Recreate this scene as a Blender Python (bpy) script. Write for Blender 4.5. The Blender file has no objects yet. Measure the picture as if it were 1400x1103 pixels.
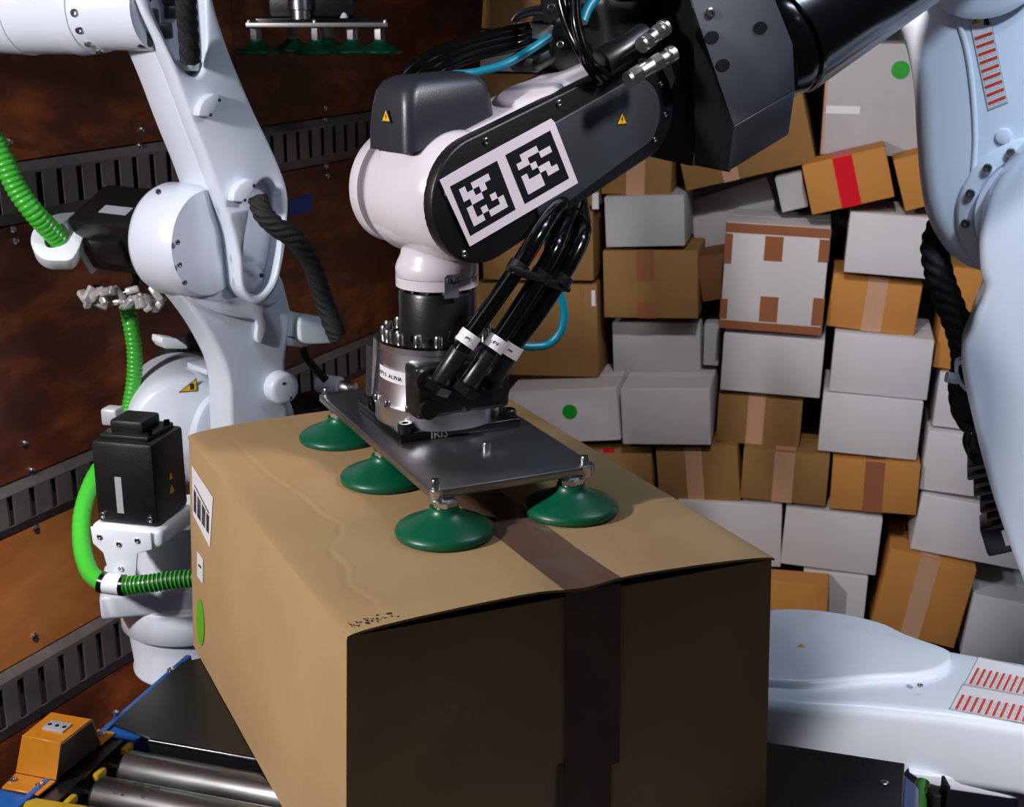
import bpy, bmesh, math, random
from mathutils import Vector, Matrix
V = Vector
rnd = random.Random(7)
scene = bpy.context.scene
C = scene.collection

# ------------------------------------------------------------------ camera
FPX, CX, CY = 1850.0, 700.0, 551.5
TH = math.radians(16.88)
CAM = V((0, 0, 2.0))
cam_d = bpy.data.cameras.new('camera')
cam = bpy.data.objects.new('camera', cam_d)
C.objects.link(cam)
cam.location = CAM
cam.rotation_euler = (math.pi / 2 - TH, 0, 0)
cam_d.sensor_width = 36
cam_d.lens = FPX / 1400 * 36
cam_d.clip_start = 0.05
cam_d.dof.use_dof = True
cam_d.dof.focus_distance = 1.75
cam_d.dof.aperture_fstop = 13
scene.camera = cam

# ------------------------------------------------------------------ world, lights, exposure
w = bpy.data.worlds.new('world'); scene.world = w; w.use_nodes = True
bg = w.node_tree.nodes['Background']
bg.inputs[0].default_value = (0.55, 0.68, 1.0, 1)
bg.inputs[1].default_value = 0.02

def area(name, loc, target, sx, sy, power, col):
    l = bpy.data.lights.new(name, 'AREA'); l.shape = 'RECTANGLE'; l.size = sx; l.size_y = sy
    l.energy = power; l.color = col
    o = bpy.data.objects.new(name, l); C.objects.link(o); o.location = loc
    o.rotation_euler = (V(target) - V(loc)).to_track_quat('-Z', 'Y').to_euler()
    return o
area('work_light', (-1.80, 0.66, 2.42), (0.3, 2.4, 1.4), 0.12, 0.20, 52, (1.0, 0.96, 0.98))
area('roof_light', (-0.75, 1.15, 2.85), (0.2, 2.6, 1.0), 0.5, 0.9, 2.5, (0.60, 0.76, 1.0))
area('cross_fill', (0.95, 1.80, 2.86), (0.95, 2.05, 0.0), 0.7, 0.10, 8, (0.66, 0.80, 1.0))  # added blue fill overhead to even out the column and forearm
def spot(name, loc, target, power, deg, col, soft=0.03, blend=0.3):
    l = bpy.data.lights.new(name, 'SPOT'); l.energy = power; l.color = col; l.spot_size = math.radians(deg); l.spot_blend = blend; l.shadow_soft_size = soft
    o = bpy.data.objects.new(name, l); C.objects.link(o); o.location = loc
    o.rotation_euler = (V(target) - V(loc)).to_track_quat('-Z', 'Y').to_euler()
spot('pile_fill', (0.40, 2.10, 2.72), (1.45, 3.8, 1.0), 88, 92, (1.0, 0.94, 0.92), soft=0.04, blend=0.8)  # added spot, no known lamp, lifts the carton pile only
spot('forearm_fill', (1.0, 1.20, 2.82), (0.03, 1.85, 1.86), 88, 27, (1.0, 0.92, 0.97), blend=0.6, soft=0.10)  # added narrow spot that brightens the tag sheet
spot('column_fill', (1.05, 1.40, 2.82), (1.05, 2.3, 1.75), 60, 48, (0.66, 0.82, 1.0), blend=0.6, soft=0.08)  # added bluish wash for the white links at right
spot('side_fill', (-0.55, 1.30, 2.82), (-1.10, 2.32, 0.92), 190, 30, (1.0, 0.92, 0.85), blend=0.9, soft=0.10)  # added spot to raise the lower left wall
spot('arm_fill', (0.95, 1.05, 1.50), (0.84, 1.97, 0.74), 52, 36, (1.0, 0.96, 0.96), blend=0.5)  # added low spot for the mounting arm's front face
scene.view_settings.view_transform = 'Standard'
scene.view_settings.look = 'None'
scene.view_settings.exposure = 0.0
scene.view_settings.gamma = 1.0
scene.view_settings.use_curve_mapping = False

# ------------------------------------------------------------------ pixel rays -> real positions on real planes
ST, CT = math.sin(TH), math.cos(TH)
def ray(px, py):
    u = (px - CX) / FPX; v = (CY - py) / FPX
    return V((u, CT + v * ST, -ST + v * CT))
def PY(px, py, y):
    r = ray(px, py); return CAM + r * (y / r.y)
def PZ(px, py, z):
    r = ray(px, py); return CAM + r * ((z - CAM.z) / r.z)
def PP(px, py, p0, n):
    r = ray(px, py); return CAM + r * ((p0 - CAM).dot(n) / r.dot(n))
def hx(*c):
    o = []
    for x in c:
        x /= 255.0
        o.append(x / 12.92 if x <= 0.04045 else ((x + 0.055) / 1.055) ** 2.4)
    return tuple(o)

# ------------------------------------------------------------------ materials
MATS = {}
def mat(name, col, rough=0.5, metal=0.0, var=0.0, scale=8.0, bump=0.0, bscale=60.0, coat=0.0, spec=0.5, col2=None, stretch=(1, 1, 1), aniso=0.0, rvar=0.0, trans=0.0):
    m = bpy.data.materials.new(name); m.use_nodes = True
    nt = m.node_tree; b = nt.nodes['Principled BSDF']
    b.inputs['Base Color'].default_value = (*col, 1)
    b.inputs['Roughness'].default_value = rough
    b.inputs['Metallic'].default_value = metal
    b.inputs['Coat Weight'].default_value = coat
    b.inputs['Coat Roughness'].default_value = 0.08
    b.inputs['Specular IOR Level'].default_value = spec
    b.inputs['Anisotropic'].default_value = aniso
    b.inputs['Transmission Weight'].default_value = trans
    tc = nt.nodes.new('ShaderNodeTexCoord')
    mp = nt.nodes.new('ShaderNodeMapping'); mp.inputs['Scale'].default_value = stretch
    nt.links.new(tc.outputs['Object'], mp.inputs['Vector'])
    if var > 0 or rvar > 0:
        n = nt.nodes.new('ShaderNodeTexNoise'); n.inputs['Scale'].default_value = scale
        n.inputs['Detail'].default_value = 5; n.inputs['Roughness'].default_value = 0.6
        nt.links.new(mp.outputs[0], n.inputs['Vector'])
        r = nt.nodes.new('ShaderNodeValToRGB')
        r.color_ramp.elements[0].position = 0.32; r.color_ramp.elements[1].position = 0.68
        c2 = col2 if col2 else tuple(c * (1 - var) for c in col)
        r.color_ramp.elements[0].color = (*c2, 1); r.color_ramp.elements[1].color = (*col, 1)
        nt.links.new(n.outputs['Fac'], r.inputs['Fac'])
        if var > 0: nt.links.new(r.outputs[0], b.inputs['Base Color'])
        if rvar > 0:
            mr = nt.nodes.new('ShaderNodeMapRange')
            mr.inputs['To Min'].default_value = max(0.02, rough - rvar); mr.inputs['To Max'].default_value = min(1, rough + rvar)
            nt.links.new(n.outputs['Fac'], mr.inputs['Value']); nt.links.new(mr.outputs[0], b.inputs['Roughness'])
    if bump > 0:
        n2 = nt.nodes.new('ShaderNodeTexNoise'); n2.inputs['Scale'].default_value = bscale; n2.inputs['Detail'].default_value = 4
        nt.links.new(mp.outputs[0], n2.inputs['Vector'])
        bp = nt.nodes.new('ShaderNodeBump'); bp.inputs['Strength'].default_value = bump; bp.inputs['Distance'].default_value = 0.002
        nt.links.new(n2.outputs['Fac'], bp.inputs['Height']); nt.links.new(bp.outputs[0], b.inputs['Normal'])
    MATS[name] = m
    return m
M = MATS
mat('white_paint_bluelit', (0.74, 0.80, 0.90), 0.32, var=0.04, scale=5, coat=0.35, bump=0.05, bscale=120)  # blue of the cool light put into the robot white
mat('white_paint_pinklit', (0.66, 0.62, 0.66), 0.25, var=0.03, scale=5, coat=0.5)  # same robot white, pink light on the wrist put into the colour
mat('white_plastic', (0.74, 0.80, 0.84), 0.45)
mat('black_cast', (0.005, 0.0055, 0.006), 0.42, bump=0.15, bscale=300, spec=0.45)
mat('black_satin', (0.008, 0.009, 0.010), 0.33, bump=0.06, bscale=400, rvar=0.06, scale=6)
mat('black_gloss', (0.003, 0.0035, 0.004), 0.2, coat=0.2)
mat('black_hose', (0.002, 0.002, 0.0025), 0.13, spec=0.4)
mat('black_fabric', (0.006, 0.006, 0.007), 0.7, bump=0.8, bscale=350)
mat('panel_grey', (0.10, 0.115, 0.135), 0.42, var=0.15, scale=6)
mat('cover_grey', (0.038, 0.046, 0.052), 0.42)
mat('dark_green', (0.02, 0.11, 0.008), 0.5)
mat('nickel', (0.50, 0.48, 0.44), 0.30, metal=1)
mat('groove_shade_grey', (0.16, 0.15, 0.18), 0.5)
mat('steel_bright', (0.66, 0.66, 0.70), 0.34, metal=1, rvar=0.05, scale=5)
mat('dark_grey_paint', (0.030, 0.036, 0.043), 0.38, var=0.25, scale=6, bump=0.05, bscale=300)
mat('cap_grey', (0.020, 0.023, 0.030), 0.36, bump=0.1, bscale=500)
mat('steel', (0.62, 0.62, 0.64), 0.24, metal=1, var=0.15, scale=5, rvar=0.08)
mat('brushed_plate', (0.36, 0.36, 0.37), 0.36, metal=1, var=0.25, scale=4, rvar=0.08)
mat('plate_edge', (0.62, 0.58, 0.56), 0.4, metal=1)
mat('roller_steel', (0.50, 0.53, 0.53), 0.30, metal=1, var=0.35, scale=3, rvar=0.1, stretch=(1, 6, 6))
mat('green_rubber', (0.0, 0.10, 0.042), 0.36, var=0.2, scale=10, bump=0.05, bscale=100)
mat('green_hose', (0.045, 0.42, 0.03), 0.30, coat=0.3)
mat('green_hose_dark', (0.01, 0.05, 0.012), 0.5)
mat('cyan_tube', (0.0, 0.18, 0.27), 0.4)
mat('label_white', (0.74, 0.73, 0.76), 0.5)
mat('label_ink', (0.02, 0.02, 0.025), 0.6)
mat('tag_paper', (0.85, 0.78, 0.84), 0.45, var=0.05)
mat('tag_black', (0.006, 0.008, 0.009), 0.6, spec=0.2)
mat('red_print', (0.62, 0.05, 0.02), 0.5)
mat('grey_print', (0.40, 0.42, 0.45), 0.5)
mat('warning_yellow', (0.75, 0.45, 0.0), 0.45)
mat('green_dot', (0.0, 0.30, 0.01), 0.5)
mat('lime_dot', (0.10, 0.42, 0.0), 0.5)
mat('blue_paint', (0.012, 0.11, 0.40), 0.35, var=0.1)
mat('blue_tape', (0.01, 0.05, 0.30), 0.6)
mat('orange_paint', (0.55, 0.20, 0.01), 0.38, var=0.2, scale=12)
mat('yellow_plastic', (0.45, 0.30, 0.01), 0.45)
mat('black_plate', (0.008, 0.008, 0.009), 0.30, rvar=0.12, scale=5)
mat('rail_steel', (0.28, 0.235, 0.225), 0.5, metal=0.35, var=0.5, scale=3, col2=(0.10, 0.095, 0.095))
mat('rail_back', (0.02, 0.022, 0.025), 0.8)
mat('floor_navy', (0.012, 0.014, 0.045), 0.6, var=0.4, scale=3)
mat('ceiling_grey', (0.05, 0.05, 0.055), 0.8, var=0.2)
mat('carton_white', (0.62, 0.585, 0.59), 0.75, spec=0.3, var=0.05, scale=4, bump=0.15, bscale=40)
mat('carton_grey_shaded', (0.46, 0.455, 0.46), 0.75, spec=0.3, var=0.08, scale=4, bump=0.15, bscale=40)  # grey board; for white cartons the shade on the pile is put in
mat('carton_orange', (0.52, 0.22, 0.050), 0.75, spec=0.25, var=0.10, scale=5, bump=0.15, bscale=40)
mat('carton_tan', (0.30, 0.160, 0.052), 0.75, spec=0.25, var=0.12, scale=5, bump=0.15, bscale=40)
mat('carton_brown', (0.18, 0.08, 0.03), 0.7, spec=0.25, var=0.12, scale=5)
mat('tape_buff', (0.55, 0.31, 0.19), 0.28, coat=0.3)
mat('tape_brown', (0.30, 0.11, 0.05), 0.25, coat=0.3)
mat('tape_red', (0.62, 0.0, 0.012), 0.35)
mat('tape_big', (0.16, 0.095, 0.065), 0.28, coat=0.3, var=0.2, scale=12)
mat('silver_label', (0.45, 0.47, 0.50), 0.4, metal=0.3)
mat('clear_bag', (0.75, 0.72, 0.70), 0.2, metal=0.3, bump=1.0, bscale=60, var=0.6, scale=30)

def plywood():
    m = bpy.data.materials.new('plywood'); m.use_nodes = True
    nt = m.node_tree; b = nt.nodes['Principled BSDF']; L = nt.links
    tc = nt.nodes.new('ShaderNodeTexCoord'); mp = nt.nodes.new('ShaderNodeMapping')
    mp.inputs['Scale'].default_value = (1.0, 0.8, 1.9)
    mp.inputs['Rotation'].default_value = (0.5, 0.2, 0)
    L.new(tc.outputs['Object'], mp.inputs['Vector'])
    n = nt.nodes.new('ShaderNodeTexNoise'); n.inputs['Scale'].default_value = 4.2; n.inputs['Detail'].default_value = 7; n.inputs['Roughness'].default_value = 0.62
    n.inputs['Distortion'].default_value = 0.15
    L.new(mp.outputs[0], n.inputs['Vector'])
    r = nt.nodes.new('ShaderNodeValToRGB'); e = r.color_ramp.elements
    e[0].position = 0.34; e[0].color = (0.060, 0.018, 0.010, 1)
    e[1].position = 0.72; e[1].color = (0.50, 0.125, 0.028, 1)
    k = e.new(0.52); k.color = (0.15, 0.036, 0.015, 1)
    L.new(n.outputs['Fac'], r.inputs['Fac']); L.new(r.outputs[0], b.inputs['Base Color'])
    b.inputs['Roughness'].default_value = 0.42
    MATS['plywood'] = m
    m2 = m.copy(); m2.name = 'kickboard'
    e2 = [x for x in m2.node_tree.nodes if x.type == 'VALTORGB'][0].color_ramp.elements
    e2[0].color = (0.42, 0.14, 0.035, 1); e2[1].color = (0.52, 0.19, 0.05, 1); e2[2].color = (0.62, 0.25, 0.075, 1)
    MATS['kickboard'] = m2
plywood()

def big_carton():
    m = bpy.data.materials.new('big_carton'); m.use_nodes = True
    nt = m.node_tree; b = nt.nodes['Principled BSDF']; L = nt.links
    tc = nt.nodes.new('ShaderNodeTexCoord')
    n = nt.nodes.new('ShaderNodeTexNoise'); n.inputs['Scale'].default_value = 5; n.inputs['Detail'].default_value = 6
    L.new(tc.outputs['Object'], n.inputs['Vector'])
    r = nt.nodes.new('ShaderNodeValToRGB'); e = r.color_ramp.elements
    e[0].position = 0.3; e[0].color = (0.375, 0.235, 0.105, 1)
    e[1].position = 0.7; e[1].color = (0.43, 0.285, 0.130, 1)
    L.new(n.outputs['Fac'], r.inputs['Fac']); L.new(r.outputs[0], b.inputs['Base Color'])
    b.inputs['Roughness'].default_value = 0.72
    n2 = nt.nodes.new('ShaderNodeTexNoise'); n2.inputs['Scale'].default_value = 14; n2.inputs['Detail'].default_value = 6
    L.new(tc.outputs['Object'], n2.inputs['Vector'])
    bp = nt.nodes.new('ShaderNodeBump'); bp.inputs['Strength'].default_value = 0.25; bp.inputs['Distance'].default_value = 0.004
    L.new(n2.outputs['Fac'], bp.inputs['Height']); L.new(bp.outputs[0], b.inputs['Normal'])
    MATS['big_carton'] = m
big_carton()

# ------------------------------------------------------------------ mesh helpers
class MB:
    def __init__(s): s.bm = bmesh.new()
    def add(s, t):
        me = bpy.data.meshes.new('tmp'); t.to_mesh(me); t.free()
        s.bm.from_mesh(me); bpy.data.meshes.remove(me); return s
    # oriented box: centre c, axes (a,b,n) unit, sizes
    def box(s, c, size, axes=None, bevel=0.0, seg=2, taper=1.0):
        t = bmesh.new()
        bmesh.ops.create_cube(t, size=1.0)
        for v in t.verts:
            k = taper if v.co.z > 0 else 1.0
            v.co = V((v.co.x * size[0] * k, v.co.y * size[1] * k, v.co.z * size[2]))
        if bevel > 0: bmesh.ops.bevel(t, geom=t.edges[:], offset=bevel, segments=seg, profile=0.5, affect='EDGES', clamp_overlap=True)
        ax = axes or (V((1, 0, 0)), V((0, 1, 0)), V((0, 0, 1)))
        for v in t.verts: v.co = V(c) + ax[0] * v.co.x + ax[1] * v.co.y + ax[2] * v.co.z
        bmesh.ops.recalc_face_normals(t, faces=t.faces)
        return s.add(t)
    def prism(s, pts, vec, bevel=0.0, seg=3, holes=None, ang=30):
        t = bmesh.new(); vec = V(vec)
        if holes:
            edges = []
            for loop in [pts] + holes:
                vs = [t.verts.new(p) for p in loop]
                for i in range(len(vs)): edges.append(t.edges.new((vs[i], vs[(i + 1) % len(vs)])))
            bmesh.ops.triangle_fill(t, edges=edges, use_beauty=True, use_dissolve=False)
            fs = t.faces[:]
        else:
            fs = [t.faces.new([t.verts.new(p) for p in pts])]
        r = bmesh.ops.extrude_face_region(t, geom=fs)
        for v in [g for g in r['geom'] if isinstance(g, bmesh.types.BMVert)]: v.co += vec
        bmesh.ops.recalc_face_normals(t, faces=t.faces)
        if bevel > 0:
            t.normal_update()
            es = [e for e in t.edges if len(e.link_faces) == 2 and e.calc_face_angle(0) > math.radians(ang)]
            bmesh.ops.bevel(t, geom=es, offset=bevel, segments=seg, profile=0.5, affect='EDGES', clamp_overlap=True)
        return s.add(t)
    # revolve profile [(r, h)...] about axis from base
    def lathe(s, base, axis, prof, seg=40, cap=True, ph=0.0):
        t = bmesh.new(); base = V(base); ax = V(axis).normalized()
        q = ax.orthogonal().normalized(); p = ax.cross(q)
        rings = []
        for (r, h) in prof:
            rings.append([t.verts.new(base + ax * h + (q * math.cos(ph + a) + p * math.sin(ph + a)) * max(r, 1e-5))
                          for a in [2 * math.pi * i / seg for i in range(seg)]])
        for a, b in zip(rings, rings[1:]):
            for i in range(seg): t.faces.new((a[i], a[(i + 1) % seg], b[(i + 1) % seg], b[i]))
        if cap:
            t.faces.new(rings[0][::-1]); t.faces.new(rings[-1])
        bmesh.ops.recalc_face_normals(t, faces=t.faces)
        return s.add(t)
    def cyl(s, a, b, r, seg=24, bev=0.0):
        a = V(a); b = V(b); L = (b - a).length
        pr = [(r, 0), (r, L)] if bev <= 0 else [(r - bev, 0), (r - bev * .3, bev * .3), (r, bev), (r, L - bev), (r - bev * .3, L - bev * .3), (r - bev, L)]
        return s.lathe(a, b - a, pr, seg)
    def tube(s, pts, r, seg=12, ribs=0, rib=0.0, sub=8, flat=1.0, twist=0.0, spiral=0):
        P = smooth(pts, sub, closed=False)
        # resample for ribs
        L = [0.0]
        for a, b in zip(P, P[1:]): L.append(L[-1] + (b - a).length)
        if ribs:
            n = ribs * 4; Q = []; j = 0
            for i in range(n + 1):
                d = L[-1] * i / n
                while j < len(L) - 2 and L[j + 1] < d: j += 1
                Q.append(P[j].lerp(P[j + 1], (d - L[j]) / max(1e-9, L[j + 1] - L[j])))
            P = Q
        t = bmesh.new(); rings = []
        T = (P[1] - P[0]).normalized(); q = T.orthogonal().normalized()
        for i, p in enumerate(P):
            T = (P[min(i + 1, len(P) - 1)] - P[max(i - 1, 0)]).normalized()
            q = (q - T * q.dot(T)).normalized(); k = T.cross(q)
            rr = r[0] + (r[1] - r[0]) * i / (len(P) - 1) if isinstance(r, tuple) else r
            if ribs: rr += rib * (1, 0.2, -1, 0.2)[i % 4]
            ring = []
            for a in range(seg):
                an = 2 * math.pi * a / seg + twist * i
                r2 = rr
                if spiral: r2 = rr * (1 + 0.075 * math.cos(spiral * (2 * math.pi * a / seg) + i * 0.55))
                ring.append(t.verts.new(p + q * math.cos(an) * r2 + k * math.sin(an) * r2 * flat))
            rings.append(ring)
        for a, b in zip(rings, rings[1:]):
            for i in range(seg): t.faces.new((a[i], a[(i + 1) % seg], b[(i + 1) % seg], b[i]))
        t.faces.new(rings[0][::-1]); t.faces.new(rings[-1])
        bmesh.ops.recalc_face_normals(t, faces=t.faces)
        return s.add(t)
    def grid(s, fn, nu, nv, thick=None):
        t = bmesh.new()
        vs = [[t.verts.new(fn(i / nu, j / nv)) for j in range(nv + 1)] for i in range(nu + 1)]
        for i in range(nu):
            for j in range(nv): t.faces.new((vs[i][j], vs[i + 1][j], vs[i + 1][j + 1], vs[i][j + 1]))
        if thick is not None:
            r = bmesh.ops.extrude_face_region(t, geom=t.faces[:])
            for v in [g for g in r['geom'] if isinstance(g, bmesh.types.BMVert)]: v.co += V(thick)
        bmesh.ops.recalc_face_normals(t, faces=t.faces)
        return s.add(t)
    def quads(s, polys):
        for p in polys: s.bm.faces.new([s.bm.verts.new(q) for q in p])
        return s

def smooth(pts, sub=6, closed=True):
    pts = [V(p) for p in pts]; n = len(pts); out = []
    rng = range(n) if closed else range(n - 1)
    for i in rng:
        if closed: p0, p1, p2, p3 = pts[(i - 1) % n], pts[i], pts[(i + 1) % n], pts[(i + 2) % n]
        else: p0, p1, p2, p3 = pts[max(i - 1, 0)], pts[i], pts[i + 1], pts[min(i + 2, n - 1)]
        for k in range(sub):
            t = k / sub
            out.append(0.5 * ((2 * p1) + (p2 - p0) * t + (2 * p0 - 5 * p1 + 4 * p2 - p3) * t * t + (3 * p1 - p0 - 3 * p2 + p3) * t ** 3))
    if not closed: out.append(pts[-1])
    return out

ROOTLOC = {}
def root_loc(o):
    while o.parent: o = o.parent
    return ROOTLOC.get(o.name, V((0, 0, 0)))
def obj(name, mb, m, parent=None, label=None, sharp=38, loc=None, kind=None):
    bm = mb.bm
    off = root_loc(parent) if parent else (V(loc) if loc is not None else V((0, 0, 0)))
    if loc is None and parent is None:
        c = V((0, 0, 0)); zs = 1e9
        for v in bm.verts: c += v.co; zs = min(zs, v.co.z)
        c /= len(bm.verts); off = V((c.x, c.y, zs))
    for v in bm.verts: v.co -= off
    bm.normal_update()
    for e in bm.edges:
        if len(e.link_faces) == 2 and e.calc_face_angle(0) > math.radians(sharp): e.smooth = False
    for f in bm.faces: f.smooth = True
    me = bpy.data.meshes.new(name); bm.to_mesh(me); bm.free()
    me.materials.append(M[m] if isinstance(m, str) else m)
    o = bpy.data.objects.new(name, me); C.objects.link(o)
    if parent: o.parent = parent
    else:
        o.location = off; ROOTLOC[o.name] = off
    if label: o['label'] = label
    if kind: o['kind'] = kind
    return o
def thing(name, label, cat, loc, group=None):
    o = bpy.data.objects.new(name, None); C.objects.link(o); o.empty_display_size = 0.05
    o.location = loc; ROOTLOC[o.name] = V(loc)
    o['label'] = label; o['category'] = cat
    if group: o['group'] = group
    return o
def tag(o, label, cat, group=None):
    o['label'] = label; o['category'] = cat
    if group: o['group'] = group
    return o
def struct(o): o['kind'] = 'structure'; return o
def text(name, s, size, origin, xa, ya, m, parent, depth=0.0004):
    cu = bpy.data.curves.new('t', 'FONT'); cu.body = s; cu.size = size; cu.extrude = depth / 2; cu.align_x = 'CENTER'; cu.align_y = 'CENTER'
    cu.resolution_u = 2
    to = bpy.data.objects.new('t', cu); C.objects.link(to)
    dg = bpy.context.evaluated_depsgraph_get(); me = bpy.data.meshes.new_from_object(to.evaluated_get(dg))
    bpy.data.objects.remove(to)
    mb = MB(); mb.bm.from_mesh(me); bpy.data.meshes.remove(me)
    xa = V(xa).normalized(); ya = V(ya).normalized(); n = xa.cross(ya)
    for v in mb.bm.verts: v.co = V(origin) + xa * v.co.x + ya * v.co.y + n * v.co.z
    return obj(name, mb, m, parent)
def bolt(mb, p, n, r=0.004, h=0.004):
    n = V(n).normalized()
    mb.lathe(V(p) - n * 0.001, n, [(r, 0), (r, h * 0.75 + .001), (r * 0.8, h + .001), (r * 0.5, h + .001), (r * 0.5, h * 0.4 + .001), (0, h * 0.4 + .001)], seg=12, cap=False)
def bolts(parent, specs, m='steel', name='bolt'):
    for (p, n, r, h) in specs:
        b = MB(); bolt(b, p, n, r, h); obj(name, b, m, parent)
def warn_triangle(parent, c, xa, ya, size, n, blank=False):
    c = V(c); xa = V(xa).normalized(); ya = V(ya).normalized(); n = V(n).normalized()
    def tri(k, dz): return [c + n * dz + xa * (-k * size * .5) + ya * (-k * size * .36), c + n * dz + xa * (k * size * .5) + ya * (-k * size * .36), c + n * dz + ya * (k * size * .5)]
    o = obj('warning_sticker', MB().prism(tri(1.0, 0.0002), n * .0004), 'label_ink', parent, 'black-edged yellow triangle warning sticker')
    obj('sticker_face', MB().prism(tri(0.80, 0.0007), n * .0003), 'warning_yellow', o)
    if not blank:
        z = c + n * .0011
        pl = [z + xa * (.02 * size) + ya * (.26 * size), z - xa * (.10 * size) - ya * (.02 * size), z - xa * (.01 * size) - ya * (.02 * size),
              z - xa * (.05 * size) - ya * (.24 * size), z + xa * (.11 * size) + ya * (.03 * size), z + xa * (.02 * size) + ya * (.03 * size)]
        obj('sticker_symbol', MB().prism(pl, n * .0003), 'label_ink', o)

# ================================================================== SETTING: the inside of a freight trailer
NW = V((0.9, -0.436, 0)).normalized()             # left wall normal, into the trailer
AW = V((0.436, 0.9, 0)).normalized()              # along the trailer
D = 2.1
W0 = -NW * D                                       # foot point on the wall (x,y)
Z3 = V((0, 0, 1))
def wallpt(s, z, off=0.0): return W0 + AW * s + NW * off + Z3 * z
SMIN, SMAX = -2.6, 4.6
def wall_sz(px, py):
    p = PP(px, py, wallpt(0, 0), NW); return (p - W0).dot(AW), p.z

wl = MB()
wl.prism([wallpt(SMIN, 0, -0.02), wallpt(SMAX, 0, -0.02), wallpt(SMAX, 2.9, -0.02), wallpt(SMIN, 2.9, -0.02)], -NW * .04)
wall = struct(obj('wall_left', wl, 'plywood', loc=wallpt(0, 0)))
# rail heights measured on the wall
s_a, z1t = wall_sz(20, 223); _, z1b = wall_sz(20, 306)
_, z2t = wall_sz(0, 668); _, z2b = wall_sz(0, 738)
_, z3t = wall_sz(0, 922); _, z3b = wall_sz(0, 1015)
# plywood sheets between the rails (each its own part)
def sheet(z0, z1, m='plywood', cuts=(SMIN, -0.9, 0.32, 1.55, 2.78, SMAX)):
    for a, b in zip(cuts, cuts[1:]):
        obj('plywood_sheet', MB().prism([wallpt(a + .002, z0, -0.02), wallpt(b - .002, z0, -0.02), wallpt(b - .002, z1, -0.02), wallpt(a + .002, z1, -0.02)], NW * .018), m, wall)
sheet(z1t + .004, 2.88); sheet(z2t + .004, z1b - .004); sheet(z3t + .004, z2b - .004, 'kickboard', (SMIN, 0.2, 1.4, 3.0, SMAX)); sheet(0.0, z3b - .004)
def rail(zb, zt, pitch, slotw, top_lip=0.018, phase=0.0):
    H = zt - zb; sb = zb + H * 0.20; st = zt - H * 0.19
    r = MB()
    s0, s1 = SMIN, SMAX
    r.prism([wallpt(s0, zb, 0), wallpt(s1, zb, 0), wallpt(s1, sb, 0.010), wallpt(s0, sb, 0.010)], -NW * .004)
    r.prism([wallpt(s0, st, 0.010), wallpt(s1, st, 0.010), wallpt(s1, zt - top_lip, 0.010), wallpt(s0, zt - top_lip, 0.010)], -NW * .004)
    r.prism([wallpt(s0, zt - top_lip, 0.010), wallpt(s1, zt - top_lip, 0.010), wallpt(s1, zt, 0.0), wallpt(s0, zt, 0.0)], -NW * .004)
    s = s0 + phase
    while s < s1:
        r.prism([wallpt(s, sb, 0.010), wallpt(min(s1, s + pitch - slotw), sb, 0.010), wallpt(min(s1, s + pitch - slotw), st, 0.010), wallpt(s, st, 0.010)], -NW * .004)
        s += pitch
    o = obj('slotted_rail', r, 'rail_steel', wall, 'dark steel lashing rail with a row of vertical slots')
    k = MB(); k.prism([wallpt(s0, zb + .01, -0.018), wallpt(s1, zb + .01, -0.018), wallpt(s1, zt - .01, -0.018), wallpt(s0, zt - .01, -0.018)], NW * .004)
    obj('rail_backing', k, 'rail_back', o)
    # rolled tongue inside each slot catches light
    q = MB(); s = s0 + phase - slotw * 0.45
    while s < s1:
        q.prism([wallpt(s, sb, 0.004), wallpt(s + slotw * .45, sb, -0.012), wallpt(s + slotw * .45, st, -0.012), wallpt(s, st, 0.004)], -NW * .002)
        s += pitch
    obj('slot_tongue', q, 'rail_steel', o)
    return o
r1 = rail(z1b, z1t, 0.058, 0.018)
r2 = rail(z2b, z2t, 0.062, 0.018)
r3 = rail(z3b, z3t, 0.060, 0.020)
for (px, py) in [(13, 193), (191, 200), (18, 313), (22, 329), (35, 606), (44, 643), (50, 722), (48, 870), (56, 974), (445, 147), (445, 164), (446, 227), (448, 240), (194, 177), (330, 606)]:
    s, z = wall_sz(px, py)
    b = MB(); b.lathe(wallpt(s, z, -0.002), NW, [(.009, 0), (.009, .003), (.006, .006), (0.001, .007)], seg=14)
    obj('wall_rivet', b, 'steel', wall)
s, z = wall_sz(412, 281)
bt = MB(); bt.prism([wallpt(s - .055, z - .022, 0), wallpt(s + .05, z - .018, 0), wallpt(s + .055, z + .028, 0), wallpt(s - .05, z + .022, 0)], NW * .001)
tag(obj('tape_scrap', bt, 'blue_tape'), 'scrap of blue tape stuck on the dark plywood wall', 'tape')

fl = MB(); fl.box((1.0, 1.6, -0.05), (7.5, 8.5, 0.1)); struct(obj('floor', fl, 'floor_navy'))
UB = V((0.9, -0.436, 0))
def hall(s, wd, z, off=0): return wallpt(s, z, 0) + NW * wd
WIDTH = 2.6
wr = MB(); wr.prism([hall(SMIN, WIDTH, 0), hall(SMAX, WIDTH, 0), hall(SMAX, WIDTH, 2.9), hall(SMIN, WIDTH, 2.9)], NW * .05)
struct(obj('wall_right', wr, 'ceiling_grey'))
wb = MB(); wb.prism([hall(SMAX, -.04, 0), hall(SMAX, WIDTH, 0), hall(SMAX, WIDTH, 2.9), hall(SMAX, -.04, 2.9)], AW * .05)
struct(obj('wall_back', wb, 'ceiling_grey'))
ce = MB(); ce.prism([hall(SMIN, -.06, 2.9), hall(SMAX + .05, -.06, 2.9), hall(SMAX + .05, WIDTH + .05, 2.9), hall(SMIN, WIDTH + .05, 2.9)], Z3 * .05)
struct(obj('ceiling', ce, 'ceiling_grey'))

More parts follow.
